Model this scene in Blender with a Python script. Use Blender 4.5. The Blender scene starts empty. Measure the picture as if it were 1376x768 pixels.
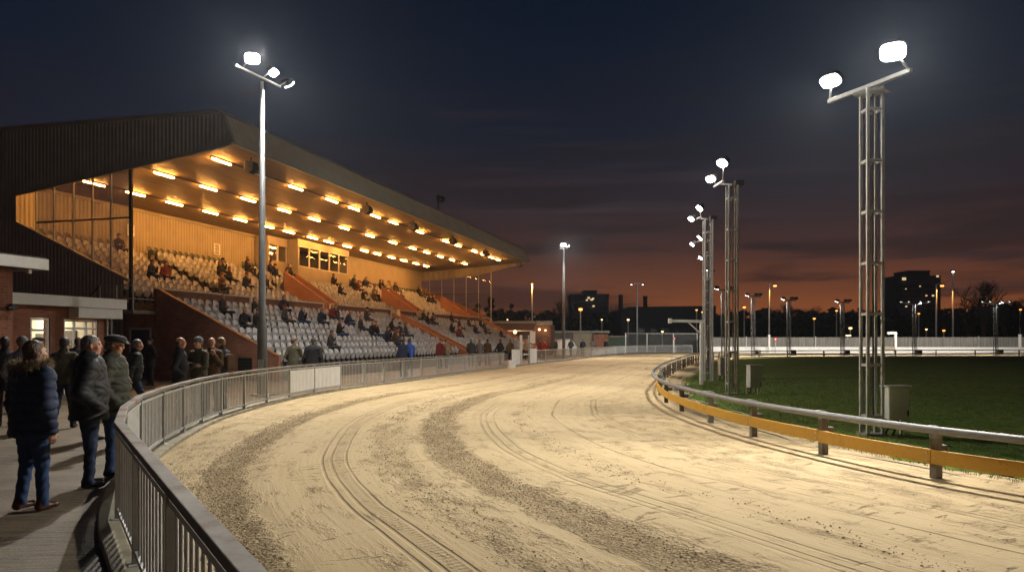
import bpy, math, random
import numpy as np
from mathutils import Vector, Matrix, Euler
random.seed(7); rng = np.random.default_rng(7)
R = math.radians
scene = bpy.context.scene
COL = scene.collection

# ------------------------------------------------------------------ camera
FOC, HOR, EYE = 1000.0, 456.0, 1.7          # focal length in photo pixels, horizon row, eye height
cam_d = bpy.data.cameras.new('camera'); cam = bpy.data.objects.new('camera', cam_d); COL.objects.link(cam)
cam.location = (0, 0, EYE); cam.rotation_euler = (R(90), 0, 0)
cam_d.sensor_width = 36; cam_d.lens = 36*FOC/1376
cam_d.shift_y = (HOR-384)/1376
cam_d.clip_start = .05; cam_d.clip_end = 6000
scene.camera = cam
def at(x, y, Y):
    return Vector(((x-688)/FOC*Y, Y, EYE+(HOR-y)/FOC*Y))

# ------------------------------------------------------------------ helpers
def tag(o, label=None, cat=None, group=None, kind=None):
    if label: o['label'] = label
    if cat: o['category'] = cat
    if group: o['group'] = group
    if kind: o['kind'] = kind
    return o
def empty(name, loc=(0,0,0), rz=0.0):
    o = bpy.data.objects.new(name, None); COL.objects.link(o)
    o.location = loc; o.rotation_euler = (0,0,rz); o.empty_display_size = .3
    return o
def thing(name, label, cat, loc=(0,0,0), rz=0.0, group=None):
    return tag(empty(name, loc, rz), label, cat, group)
def kids(o): return [c for c in bpy.data.objects if c.parent == o]
def copy_tree(o, parent=None, _k=None):
    if _k is None: _k = kids
    c = o.copy(); COL.objects.link(c)
    if parent is not None: c.parent = parent
    for ch in _k(o): copy_tree(ch, c, _k)
    return c

class MB:
    def __init__(s): s.v=[]; s.f=[]; s.m=[]
    def add(s, vs, fs, m=0):
        b=len(s.v); s.v.extend([tuple(p) for p in vs]); s.f.extend([tuple(i+b for i in f) for f in fs]); s.m.extend([m]*len(fs)); return s
    def box(s, x0,x1,y0,y1,z0,z1, m=0):
        return s.add([(x0,y0,z0),(x1,y0,z0),(x1,y1,z0),(x0,y1,z0),(x0,y0,z1),(x1,y0,z1),(x1,y1,z1),(x0,y1,z1)],
                     [(0,3,2,1),(4,5,6,7),(0,1,5,4),(1,2,6,5),(2,3,7,6),(3,0,4,7)], m)
    def bar(s, p, q, w, h, m=0, up=(0,0,1)):
        p=Vector(p); q=Vector(q); d=(q-p).normalized(); u=Vector(up)
        if abs(d.dot(u))>.98: u=Vector((0,1,0))
        a=d.cross(u).normalized(); b=a.cross(d).normalized()
        vs=[]
        for c in (p,q):
            for i,j in ((-1,-1),(1,-1),(1,1),(-1,1)): vs.append(c+a*(i*w/2)+b*(j*h/2))
        return s.add(vs,[(3,2,1,0),(4,5,6,7),(0,1,5,4),(1,2,6,5),(2,3,7,6),(3,0,4,7)],m)
    def tube(s, pts, r, n=8, m=0, caps=True):
        pts=[Vector(p) for p in pts]; rs=r if isinstance(r,(list,tuple)) else [r]*len(pts)
        vs=[]; fs=[]; ref=None
        for i,p in enumerate(pts):
            if i==0: d=pts[1]-p
            elif i==len(pts)-1: d=p-pts[i-1]
            else: d=(pts[i+1]-p).normalized()+(p-pts[i-1]).normalized()
            d.normalize()
            if ref is None:
                ref=Vector((0,0,1)) if abs(d.z)<.9 else Vector((1,0,0))
            a=d.cross(ref).normalized(); b=a.cross(d).normalized(); ref=b
            for k in range(n):
                t=2*math.pi*k/n; vs.append(p+(a*math.cos(t)+b*math.sin(t))*rs[i])
        for i in range(len(pts)-1):
            for k in range(n):
                fs.append((i*n+k,i*n+(k+1)%n,(i+1)*n+(k+1)%n,(i+1)*n+k))
        if caps:
            fs.append(tuple(range(n-1,-1,-1))); e=(len(pts)-1)*n; fs.append(tuple(range(e,e+n)))
        return s.add(vs,fs,m)
    def prism(s, poly, fn, a, b, m=0):
        """poly in 2D, extruded between a and b; fn(p2, t) gives the 3D point"""
        n=len(poly); vs=[fn(p,a) for p in poly]+[fn(p,b) for p in poly]
        fs=[tuple(range(n)),tuple(range(2*n-1,n-1,-1))]+[(i,i+n,(i+1)%n+n,(i+1)%n) for i in range(n)]
        return s.add(vs,fs,m)
    def build(s, name, mats, parent=None, smooth=False, bevel=0, fixn=True, loc=None, rz=0):
        me=bpy.data.meshes.new(name); me.from_pydata(s.v,[],s.f)
        mats=mats if isinstance(mats,(list,tuple)) else [mats]
        for m in mats: me.materials.append(m)
        me.polygons.foreach_set('material_index', s.m)
        if fixn:
            import bmesh
            bm=bmesh.new(); bm.from_mesh(me); bmesh.ops.recalc_face_normals(bm, faces=bm.faces); bm.to_mesh(me); bm.free()
        auto_uv(me)
        if smooth: me.polygons.foreach_set('use_smooth',[True]*len(me.polygons))
        me.update()
        o=bpy.data.objects.new(name, me); COL.objects.link(o)
        if parent is not None: o.parent=parent
        if loc is not None: o.location=loc; o.rotation_euler=(0,0,rz)
        if bevel:
            md=o.modifiers.new('bevel','BEVEL'); md.width=bevel; md.segments=2; md.limit_method='ANGLE'
        return o
def auto_uv(me):
    n=len(me.loops)
    if n==0: return
    co=np.empty(len(me.vertices)*3); me.vertices.foreach_get('co',co); co=co.reshape(-1,3)
    nr=np.empty(len(me.polygons)*3); me.polygons.foreach_get('normal',nr); nr=nr.reshape(-1,3)
    lt=np.empty(len(me.polygons),dtype=np.int64); me.polygons.foreach_get('loop_total',lt)
    vi=np.empty(n,dtype=np.int64); me.loops.foreach_get('vertex_index',vi)
    N=np.repeat(nr,lt,axis=0); P=co[vi]
    uv=np.empty((n,2)); flat=np.abs(N[:,2])>.75
    tx=-N[:,1]; ty=N[:,0]; l=np.maximum(np.hypot(tx,ty),1e-6)
    sgn=np.where(np.abs(tx)>=np.abs(ty), np.sign(tx), np.sign(ty)); sgn[sgn==0]=1
    uv[:,0]=np.where(flat,P[:,0],sgn*(P[:,0]*tx+P[:,1]*ty)/l); uv[:,1]=np.where(flat,P[:,1],P[:,2])
    L=me.uv_layers.new(name='UVMap'); L.data.foreach_set('uv',uv.ravel())
def catmull(pts, n=8):
    pts=[Vector(p) for p in pts]; out=[]
    P=[pts[0]*2-pts[1]]+pts+[pts[-1]*2-pts[-2]]
    for i in range(1,len(P)-2):
        a,b,c,d=P[i-1],P[i],P[i+1],P[i+2]
        for k in range(n):
            t=k/n; out.append(.5*((2*b)+(c-a)*t+(2*a-5*b+4*c-d)*t*t+(3*b-a-3*c+d)*t**3))
    out.append(pts[-1]); return out

# ------------------------------------------------------------------ materials
class NT:
    def __init__(s, name):
        s.mat=bpy.data.materials.new(name); s.mat.use_nodes=True; s.t=s.mat.node_tree
        s.b=s.t.nodes['Principled BSDF']; s.out=s.t.nodes['Material Output']
    def n(s, typ, **kw):
        nd=s.t.nodes.new('ShaderNode'+typ)
        for k,v in kw.items(): setattr(nd,k,v)
        return nd
    def l(s,a,b): s.t.links.new(a,b)
    def val(s, sock, v):
        if hasattr(v,'is_output'): s.l(v,sock)
        else:
            if isinstance(v,(tuple,list)) and len(v)==3 and sock.type=='RGBA': v=(*v,1)
            sock.default_value=v
    def noise(s, vec, scale, detail=4, rough=.55, dist=0):
        nd=s.n('TexNoise'); s.l(vec,nd.inputs['Vector']); nd.inputs['Scale'].default_value=scale
        nd.inputs['Detail'].default_value=detail; nd.inputs['Roughness'].default_value=rough; nd.inputs['Distortion'].default_value=dist
        return nd.outputs['Fac']
    def math(s, op, a, b=0.0, c=0.0, clamp=False):
        nd=s.n('Math',operation=op,use_clamp=clamp)
        for i,v in enumerate((a,b,c)):
            s.val(nd.inputs[i],v)
        return nd.outputs[0]
    def mix(s, fac, a, b, mode='MIX'):
        nd=s.n('Mix',data_type='RGBA',blend_type=mode); s.val(nd.inputs[0],fac); s.val(nd.inputs[6],a); s.val(nd.inputs[7],b)
        return nd.outputs[2]
    def ramp(s, fac, stops, interp='LINEAR'):
        nd=s.n('ValToRGB'); s.l(fac,nd.inputs[0]); cr=nd.color_ramp; cr.interpolation=interp
        while len(cr.elements)<len(stops): cr.elements.new(.5)
        for e,(p,c) in zip(cr.elements,stops):
            e.position=p; e.color=(c,c,c,1) if isinstance(c,(int,float)) else (*c,1)
        return nd.outputs[0]
    def step(s, x, lo, hi):
        nd=s.n('MapRange',interpolation_type='SMOOTHSTEP'); s.l(x,nd.inputs[0]); nd.inputs[1].default_value=lo; nd.inputs[2].default_value=hi
        return nd.outputs[0]
    def coord(s, which='Object'): return s.n('TexCoord').outputs[which]
    def mapping(s, vec, scale=(1,1,1), loc=(0,0,0), rot=(0,0,0)):
        nd=s.n('Mapping'); s.l(vec,nd.inputs[0]); nd.inputs['Scale'].default_value=scale; nd.inputs['Location'].default_value=loc; nd.inputs['Rotation'].default_value=rot
        return nd.outputs[0]
    def bump(s, h, strength=.3, dist=.01, prev=None):
        nd=s.n('Bump'); s.l(h,nd.inputs['Height']); nd.inputs['Strength'].default_value=strength; nd.inputs['Distance'].default_value=dist
        if prev is not None: s.l(prev,nd.inputs['Normal'])
        s.l(nd.outputs[0],s.b.inputs['Normal']); return nd.outputs[0]
    def set(s, **kw):
        for k,v in kw.items(): s.val(s.b.inputs[k.replace('_',' ')],v)
        return s.mat

def plain(name, col, rough=.6, metal=0.0, var=.15, scale=6.0, bump=.1, bscale=40, emis=None, es=0, spec=.4):
    t=NT(name); c=t.coord()
    nz=t.noise(c,scale,5)
    k=t.ramp(nz,[(.25,1-var),(.75,1+var)])
    t.set(Base_Color=t.mix(1.0,col,k,'MULTIPLY'),Roughness=t.math('ADD',t.math('MULTIPLY',nz,.25),rough-.12),Metallic=metal)
    t.b.inputs['Specular IOR Level'].default_value=spec
    if bump: t.bump(t.noise(c,bscale,4),bump,.006)
    if emis: t.set(Emission_Color=emis,Emission_Strength=es)
    return t.mat
def emit(name, col, strength):
    t=NT(name); t.set(Base_Color=(.8,.8,.8),Emission_Color=col,Emission_Strength=strength); return t.mat

def brick_mat(name, c1, c2, mortar):
    t=NT(name); uv=t.coord('UV')
    b=t.n('TexBrick'); t.l(uv,b.inputs['Vector']); b.inputs['Scale'].default_value=1.0
    for k,v in (('Brick Width',.225),('Row Height',.075),('Mortar Size',.006),('Mortar Smooth',.2),('Bias',-.1)): b.inputs[k].default_value=v
    b.inputs['Color1'].default_value=(*c1,1); b.inputs['Color2'].default_value=(*c2,1); b.inputs['Mortar'].default_value=(*mortar,1)
    nz=t.noise(uv,1.3,5,.6); nf=t.noise(uv,30,3)
    col=t.mix(1.0,b.outputs['Color'],t.ramp(nz,[(.25,.6),(.75,1.25)]),'MULTIPLY')
    col=t.mix(.5,col,t.ramp(nf,[(.3,.75),(.7,1.15)]),'MULTIPLY')
    t.set(Base_Color=col,Roughness=.85)
    t.bump(b.outputs['Fac'],-.5,.006); return t.mat

M={}
M['brick']=brick_mat('brick',(.35,.125,.066),(.25,.088,.05),(.27,.22,.17))
M['brick_brown']=brick_mat('brick_brown',(.20,.085,.05),(.15,.062,.036),(.14,.11,.085))
M['galv']=plain('galvanised_steel',(.42,.43,.42),.5,.3,.2,9,.05)
M['tower_steel']=plain('tower_steel',(.40,.405,.395),.55,.3,.25,7,.05)
M['pole']=plain('pole_paint',(.13,.137,.14),.5,.1,.15,5,.03)
t=NT('weathered_handrail'); c=t.coord(); n1=t.noise(c,2.2,6,.65); n2=t.noise(c,35,4)
col=t.mix(t.step(n1,.52,.66),(.23,.225,.21),(.21,.125,.075)); col=t.mix(t.math('MULTIPLY',n2,.5),col,(.10,.09,.08))
t.set(Base_Color=col,Roughness=t.ramp(n1,[(.3,.55),(.7,.8)]),Metallic=.2); t.b.inputs['Specular IOR Level'].default_value=.25; t.bump(n2,.12,.004); M['rust_steel']=t.mat
M['white_paint']=plain('white_paint',(.72,.72,.69),.5,0,.08,4,.04)
M['bars']=plain('galvanised_bars',(.60,.61,.59),.55,.15,.15,9,.03)
M['tube_rail']=plain('rail_tube_steel',(.19,.192,.187),.55,.3,.25,3,.05)
M['white_panel']=plain('white_panel',(.88,.89,.88),.5,0,.06,3,.03)
M['dark_metal']=plain('dark_metal',(.03,.03,.03),.5,.2,.2,8,.05)
M['black']=plain('black_plastic',(.015,.015,.016),.5,0,.2,8,.05)
M['concrete']=plain('concrete',(.24,.22,.19),.85,0,.3,3,.25,25)
M['dark_concrete']=plain('dark_concrete',(.11,.10,.09),.85,0,.3,3,.25,25)
M['cladding']=plain('dark_cladding',(.30,.30,.25),.5,.1,.18,1.5,.03)
M['fascia']=plain('fascia_metal',(.52,.50,.41),.5,.1,.14,1.2,.03)
M['flashing']=plain('flashing_metal',(.36,.36,.32),.5,.2,.12,1.5,.03)
M['backwall']=plain('cream_cladding',(.36,.31,.22),.6,0,.12,1.2,.03)
M['ramp_wall']=plain('painted_ramp_wall',(.30,.135,.065),.7,0,.16,1.5,.1)
M['coping']=plain('coping_stone',(.52,.50,.46),.7,0,.15,3,.1)
M['kerb']=plain('kerb_concrete',(.30,.27,.20),.9,0,.35,4,.35,30)
M['blue_door']=plain('blue_door_paint',(.012,.02,.075),.5,0,.15,4,.05)
M['frame_white']=plain('window_frame_white',(.7,.7,.68),.4,0,.05,5,.02)
M['cabinet']=plain('grey_cabinet',(.62,.63,.59),.5,.1,.12,3,.04)
M['red']=plain('red_sign',(.45,.03,.03),.5,0,.1,5,.02)
M['tarp']=plain('white_tarpaulin',(.62,.62,.60),.6,0,.12,4,.2,10)
M['beige']=plain('beige_render',(.28,.24,.17),.8,0,.15,2,.1)
M['green_paint']=plain('dark_green_paint',(.03,.055,.035),.6,0,.2,2,.05)
M['night_wall']=plain('night_building',(.035,.035,.04),.8,0,.2,.2,.05)
M['night_roof']=plain('night_roof',(.03,.032,.038),.7,0,.2,.2,.05)
M['night_glass']=plain('night_glass',(.02,.022,.028),.25,0,.1,1,0)
M['bark']=plain('bark',(.05,.04,.03),.9,0,.3,5,.3,12)
M['leaf_dark']=plain('dark_leaf',(.028,.036,.016),.8,0,.4,.6,0)
M['cable']=plain('black_cable',(.02,.02,.02),.5)
M['green_wire']=plain('pale_wire',(.25,.30,.24),.5)
M['lamp_white']=emit('floodlight_lens',(1,.97,.9),45)
M['lamp_mid']=emit('far_floodlight_lens',(1,.95,.86),14)
M['lamp_dim']=emit('dim_lamp_lens',(1,.95,.85),6)
M['tube']=emit('warm_tube',(1,.41,.085),165)
M['sodium']=emit('sodium_lens',(1,.36,.06),3.2)
M['warm_dot']=emit('warm_lamp_lens',(1,.62,.28),3.5)
M['lit_win']=emit('lit_far_window',(1,.72,.36),.8)
t=NT('glass_pane')
tr=t.n('BsdfTransparent'); gl=t.n('BsdfGlossy'); gl.inputs['Roughness'].default_value=.03
tr.inputs[0].default_value=(.93,.95,.95,1)
fr=t.n('Fresnel'); fr.inputs[0].default_value=1.45
mx=t.n('MixShader'); t.l(t.math('MULTIPLY',fr.outputs[0],.55),mx.inputs[0]); t.l(tr.outputs[0],mx.inputs[1]); t.l(gl.outputs[0],mx.inputs[2]); t.l(mx.outputs[0],t.out.inputs[0]); M['glass']=t.mat
# yellow board, scuffed
t=NT('yellow_board_paint'); c=t.coord(); n1=t.noise(c,1.6,6,.65); n2=t.noise(t.mapping(c,(6,6,18)),3,5,.7)
col=t.mix(t.step(n1,.55,.75),(.50,.265,.014),(.36,.18,.014)); col=t.mix(t.step(n2,.58,.68),col,(.13,.075,.02))
t.set(Base_Color=col,Roughness=.55); t.bump(n2,.1,.004); M['yellow']=t.mat
# weathered square posts
t=NT('weathered_post'); c=t.coord(); n1=t.noise(t.mapping(c,(8,8,2)),2,6,.65)
t.set(Base_Color=t.mix(t.step(n1,.4,.7),(.21,.19,.155),(.11,.095,.075)),Roughness=.8); t.bump(n1,.3,.006); M['post']=t.mat
# soffit: ribbed sheeting running across the stand
t=NT('ribbed_soffit'); c=t.coord(); sx=t.n('SeparateXYZ'); t.l(c,sx.inputs[0])
w=t.math('SINE',t.math('MULTIPLY',sx.outputs[0],2*math.pi/.16)); n1=t.noise(c,.5,4); n2=t.noise(t.mapping(c,(.3,4,1)),1,4)
t.set(Base_Color=t.mix(t.ramp(n2,[(.35,0),(.7,1)]),(.36,.27,.155),(.25,.185,.105)),Roughness=.62)
t.bump(w,.4,.02); t.b.inputs['Specular IOR Level'].default_value=.3; M['soffit']=t.mat
# seats: plastic with sun-fading
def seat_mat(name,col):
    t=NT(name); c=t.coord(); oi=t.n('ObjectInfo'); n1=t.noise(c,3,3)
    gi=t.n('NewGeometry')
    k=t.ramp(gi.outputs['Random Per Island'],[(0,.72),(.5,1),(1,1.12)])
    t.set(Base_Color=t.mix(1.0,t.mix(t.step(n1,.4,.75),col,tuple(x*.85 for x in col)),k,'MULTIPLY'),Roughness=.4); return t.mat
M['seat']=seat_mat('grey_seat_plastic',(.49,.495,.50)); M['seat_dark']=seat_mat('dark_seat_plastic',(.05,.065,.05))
# infield grass base
t=NT('grass_ground'); c=t.coord(); n1=t.noise(c,.35,6,.6); n2=t.noise(t.mapping(c,(1,.35,1)),7,5,.7); n3=t.noise(c,60,3)
col=t.mix(t.step(n1,.3,.7),(.080,.155,.015),(.145,.175,.026)); col=t.mix(t.step(n2,.42,.68),col,(.024,.050,.005))
t.set(Base_Color=col,Roughness=.9); t.b.inputs['Specular IOR Level'].default_value=.15; t.bump(n2,.8,.06); M['grass']=t.mat
t=NT('grass_blade'); gi=t.n('NewGeometry'); t.set(Base_Color=t.ramp(gi.outputs['Random Per Island'],[(0,(.05,.10,.010)),(.6,(.09,.14,.015)),(1,(.17,.17,.04))]),Roughness=.7); M['blade']=t.mat
t=NT('earth'); c=t.coord(); n1=t.noise(c,.05,5); t.set(Base_Color=t.mix(n1,(.03,.035,.02),(.05,.045,.035)),Roughness=.95); M['earth']=t.mat
# tarmac walkway with faint worn lines along it
t=NT('worn_tarmac'); c=t.coord(); n1=t.noise(c,.8,6,.6); nf=t.noise(c,70,4,.6)
st=t.noise(t.mapping(c,(.55,6.5,1),rot=(0,0,R(-14))),1.6,5,.65,.6); st2=t.noise(t.mapping(c,(.35,14,1),rot=(0,0,R(-14))),1.0,4,.6,.3)
sx=t.n('SeparateXYZ'); t.l(t.mapping(c,rot=(0,0,R(-8))),sx.inputs[0])
rid=t.math('SINE',t.math('ADD',t.math('MULTIPLY',sx.outputs[1],2*math.pi/.085),t.math('MULTIPLY',n1,5)))
col=t.mix(t.step(n1,.35,.7),(.165,.130,.086),(.112,.088,.060)); col=t.mix(t.math('MULTIPLY',t.step(st,.50,.60),.8),col,(.045,.036,.024)); col=t.mix(t.math('MULTIPLY',t.step(st2,.55,.7),.6),col,(.19,.15,.10))
col=t.mix(t.math('MULTIPLY',t.step(nf,.46,.62),.6),col,(.235,.19,.13))
t.set(Base_Color=col,Roughness=t.ramp(n1,[(.3,.55),(.7,.8)]))
b1=t.bump(rid,.07,.010); t.bump(nf,.5,.006,b1); M['tarmac']=t.mat
# the sand
t=NT('raked_sand'); uv=t.coord('UV'); c=t.coord(); sx=t.n('SeparateXYZ'); t.l(uv,sx.inputs[0]); U,D=sx.outputs[0],sx.outputs[1]
warp=t.math('MULTIPLY',t.math('SUBTRACT',t.noise(c,.28,3),.5),.5); warp2=t.math('MULTIPLY',t.math('SUBTRACT',t.noise(c,3.0,4,.6),.5),.35)
d1=t.math('ADD',D,t.math('ADD',warp,warp2)); dl=t.math('ADD',D,t.math('MULTIPLY',warp,.22))
S=lambda x:max(0,min(1,(x+3)/15))
churn=t.ramp(t.math('DIVIDE',t.math('ADD',d1,3),15),[(S(-1.2),.36),(S(.5),.28),(S(.64),.22),(S(.78),.85),(S(1.10),.88),(S(1.27),.14),(S(2.6),.13),(S(2.85),.40),(S(3.2),.36),(S(3.45),.12),(S(3.7),.80),(S(4.1),.85),(S(4.35),.15),(S(5.35),.12),(S(5.5),.34),(S(5.68),.10),(S(6.6),.18),(S(7.6),.36),(S(9.2),.28),(S(11),.42)])
# clods, their small shadows painted in as dark specks: cellular + noise masks
vo=t.n('TexVoronoi'); t.l(t.mapping(uv,(1,1,1)),vo.inputs['Vector']); vo.inputs['Scale'].default_value=26; vo.inputs['Randomness'].default_value=1
nm=t.noise(t.mapping(uv,(.55,1.3,1)),2.6,6,.66); nf=t.noise(c,34,5,.66); nl=t.noise(c,.22,4,.5)
sm=t.noise(t.mapping(uv,(.25,9,1)),1.0,5,.6)
churn=t.math('MULTIPLY',churn,t.math('SUBTRACT',1.0,t.math('MULTIPLY',t.step(U,16,44),.62)))
patch=t.math('ADD',t.math('MULTIPLY',churn,.62),t.math('MULTIPLY',t.math('SUBTRACT',nm,.5),1.25))
mask=t.step(patch,.06,.55)
clod=t.math('MULTIPLY',mask,t.step(t.math('ADD',nf,t.math('MULTIPLY',t.math('SUBTRACT',nm,.5),.5)),.47,.60))
base=t.mix(t.step(nl,.3,.7),(.49,.378,.215),(.55,.432,.258)); base=t.mix(t.math('MULTIPLY',t.step(sm,.45,.75),.45),base,(.40,.30,.16))
col=t.mix(t.math('MULTIPLY',mask,.22),base,(.37,.27,.14)); col=t.mix(t.math('MULTIPLY',clod,.64),col,(.165,.115,.058))
# short scuffs lying across the running line, and fine grit
sc=t.noise(t.mapping(uv,(4.2,1.0,1)),1.9,5,.62,.3); sc2=t.noise(uv,.33,3); scuff=t.math('MULTIPLY',t.step(t.math('ADD',sc,t.math('MULTIPLY',t.math('SUBTRACT',sc2,.5),.28)),.60,.68),t.step(nf,.40,.56))
scuff=t.math('MULTIPLY',scuff,t.math('SUBTRACT',1.0,t.math('MULTIPLY',t.step(U,14,40),.7)))
col=t.mix(t.math('MULTIPLY',scuff,.6),col,(.22,.16,.09))
gr=t.noise(c,150,3,.7); col=t.mix(t.math('MULTIPLY',t.step(gr,.56,.72),.28),col,(.27,.20,.12))
# narrow wheel lines
def line(cn,w): return t.math('SUBTRACT',1.0,t.step(t.math('ABSOLUTE',t.math('SUBTRACT',dl,cn)),w*.3,w))
lines=line(2.08,.03)
for cn,w in ((2.2,.03),(2.4,.025),(4.72,.03),(4.84,.03),(5.0,.025),(6.3,.03),(7.2,.03),(7.32,.025)):
    lines=t.math('MAXIMUM',lines,line(cn,w))
tread=t.math('MULTIPLY',t.step(t.math('SINE',t.math('MULTIPLY',U,2*math.pi/.075)),-.2,.5),line(2.3,.10))
lines=t.math('MULTIPLY',lines,t.ramp(t.noise(uv,.5,3),[(.35,.25),(.6,1)]))
col=t.mix(t.math('MULTIPLY',lines,.38),col,(.24,.175,.10)); col=t.mix(t.math('MULTIPLY',tread,.22),col,(.26,.19,.11))
t.set(Base_Color=col,Roughness=.9); t.b.inputs['Specular IOR Level'].default_value=.2
hgt=t.math('ADD',t.math('MULTIPLY',t.math('MULTIPLY',mask,t.math('ADD',t.math('MULTIPLY',vo.outputs['Distance'],.9),nf)),1.0),t.math('MULTIPLY',nf,.18))
hgt=t.math('SUBTRACT',hgt,t.math('MULTIPLY',lines,.7)); hgt=t.math('SUBTRACT',hgt,t.math('MULTIPLY',tread,.3)); hgt=t.math('SUBTRACT',hgt,t.math('MULTIPLY',scuff,.5)); hgt=t.math('ADD',hgt,t.math('MULTIPLY',gr,.06)); hgt=t.math('ADD',hgt,t.math('MULTIPLY',sm,.35))
t.bump(hgt,.9,.045); M['sand']=t.mat
M['clod']=plain('sand_clod',(.33,.255,.155),.95,0,.35,9,.3,60)

# ------------------------------------------------------------------ sky
world=bpy.data.worlds.new('World'); scene.world=world; world.use_nodes=True
W=world.node_tree; bg=W.nodes['Background']
t=NT.__new__(NT); t.t=W
geo=t.n('TexCoord').outputs['Generated']; sx=t.n('SeparateXYZ'); t.l(geo,sx.inputs[0]); zz=sx.outputs[2]
col=t.ramp(zz,[(0,(.30,.092,.022)),(.03,(.25,.074,.022)),(.07,(.145,.047,.022)),(.12,(.055,.0245,.021)),(.18,(.022,.0160,.0210)),(.25,(.0100,.0120,.0215)),(.33,(.0052,.0090,.0200)),(.42,(.0030,.0070,.0170)),(1,(.002,.004,.009))])
az=t.math('ADD',t.math('MULTIPLY',sx.outputs[0],.75),.78,clamp=True)      # the afterglow lies to the right
low=t.ramp(zz,[(0,1),(.22,0)])
col=t.mix(t.math('MULTIPLY',low,t.math('SUBTRACT',1.0,az)),col,(.030,.018,.018))
cn=t.noise(t.mapping(geo,(1.6,1.6,15)),1.9,6,.58,.25); cn2=t.noise(t.mapping(geo,(1.1,1.1,22),loc=(3,1,0)),2.6,5,.55,.2)
col=t.mix(t.math('MULTIPLY',t.math('MULTIPLY',t.step(cn,.47,.62),.72),t.ramp(zz,[(0,1),(.18,.9),(.27,.35),(.36,.05)])),col,(.017,.012,.0135))
hi=t.ramp(zz,[(0,0),(.07,.5),(.15,1),(.24,.45),(.33,.05)])
col=t.mix(t.math('MULTIPLY',t.math('MULTIPLY',t.step(cn2,.48,.70),hi),.6),col,(.042,.029,.034))
t.l(col,bg.inputs[0]); bg.inputs[1].default_value=1.0
scene.view_settings.view_transform='Standard'; scene.view_settings.look='None'; scene.view_settings.exposure=0; scene.view_settings.gamma=1
scene.view_settings.use_curve_mapping=False
cy=scene.cycles; cy.use_denoising=True
try: cy.denoiser='OPENIMAGEDENOISE'
except Exception: pass
cy.max_bounces=6; cy.diffuse_bounces=3; cy.glossy_bounces=3; cy.transparent_max_bounces=10; cy.sample_clamp_indirect=6; cy.caustics_reflective=False; cy.caustics_refractive=False
try: cy.use_light_tree=True
except Exception: pass
# ================================================================== the setting
def sheet(name, pts, z, mat):
    m=MB(); m.add([(p[0],p[1],z) for p in pts],[tuple(range(len(pts)))]); o=m.build(name,mat); return tag(o,kind='structure')
m=MB(); m.add([(-2500,-300,-.03),(2500,-300,-.03),(2500,4500,-.03),(-2500,4500,-.03)],[(0,1,2,3)]); tag(m.build('ground',M['earth']),kind='structure')

OUT=[(.45,.35),(-.66,2.12),(-1.78,3.90),(-2.72,5.4),(-3.57,6.76),(-4.35,8.35),(-4.98,9.95),(-5.45,11.6),(-5.8,13.1),(-6.1,14.6),(-6.3,16.1),(-6.38,17.7),(-6.40,19.4),(-6.35,21.2),(-6.12,23),(-5.77,25),(-5.31,26.7),(-4.87,28.3),(-4.38,30),(-3.90,31.8),(-3.40,33.7),(-2.92,35.5),(-2.4,37.5),(-1.9,39.6),(-1.2,42),(-.49,44.2),(-.05,46.6),(.55,49),(1.2,50.7),(1.75,52.5),(2.47,54.8),(3.4,57.4),(4.3,60),(5.2,62.8),(6.0,65.5),(6.9,68.3),(7.8,71),(8.7,73.8),(9.5,76.5),(10.3,79)]
OUT2=OUT+[(11.6,83),(13.2,87),(15.2,90.5),(18,93.6),(21,95.3),(24.4,96)]
WALLP=[(24.4,96),(30,95.2),(38,93),(47,90.6),(56,88.8),(66,87),(78,85),(95,82),(120,76)]
INN=[(9.4,1.2),(8.3,3.1),(7.1,5.1),(6.05,7.05),(5.07,8.9),(4.5,10.76),(4.12,12.7),(3.95,14.8),(3.92,17.2),(4.06,19.6),(4.42,22.2),(5.05,25.4),(5.85,28.8),(6.75,32.3),(7.75,35.8),(8.75,39.2),(9.8,42.6),(10.9,46.2),(12.0,49.8),(13.2,53.4),(14.5,57),(15.9,60.4),(17.7,63.6),(20,66.4),(22.8,68.6),(26,70.2),(30,71.6),(34,72.7),(38,73.7),(42.5,74.6),(47,75.5),(52,76.3),(58,77),(66,77),(76,75),(95,70)]
V2=lambda p:(p[0],p[1],0)
def offset(path, d):
    P=[Vector(V2(p)) for p in path]; out=[]
    for i,p in enumerate(P):
        a=(P[min(i+1,len(P)-1)]-P[max(i-1,0)]).normalized(); out.append(p+Vector((a.y,-a.x,0))*d)   # +d: to the right of travel
    return out
outer=catmull([V2(p) for p in OUT2]+[V2(p) for p in WALLP[1:]],6); inner=catmull([V2(p) for p in INN],6)
edge_in=offset(inner,1.05)
def resample(P,n):
    P=np.array([(p.x,p.y) for p in P]); s=np.r_[0,np.cumsum(np.hypot(*np.diff(P,axis=0).T))]
    return lambda q: np.c_[np.interp(q*s[-1],s,P[:,0]),np.interp(q*s[-1],s,P[:,1])]
def resample_knots(A,B,n):
    """pair the two edges of the track: inner point by arc fraction, with a few matched places"""
    fa,fb=resample(A,0),resample(B,0); q=np.linspace(0,1,n)**1.35
    ta=np.linspace(0,1,4000); PA=fa(ta); PB=fb(ta)
    def near(P,x): return ta[np.argmin(np.hypot(P[:,0]-x[0],P[:,1]-x[1]))]
    ka=[0]+[near(PA,p) for p in ((-5.45,11.6),(-6.4,19.4),(-4.87,28.3),(-.49,44.2),(6,65.5),(24.4,96))]+[1]
    kb=[0]+[near(PB,p) for p in ((4.12,12.7),(4.06,19.6),(5.05,25.4),(8.75,39.2),(13.2,53.4),(22.8,68.6))]+[1]
    return fa(q), fb(np.interp(q,ka,kb))
na,nb=420,70
A,B=resample_knots(outer,edge_in,na)
w=np.linspace(0,1,nb)
XY=A[:,None,:]*(1-w)[None,:,None]+B[:,None,:]*w[None,:,None]
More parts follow.
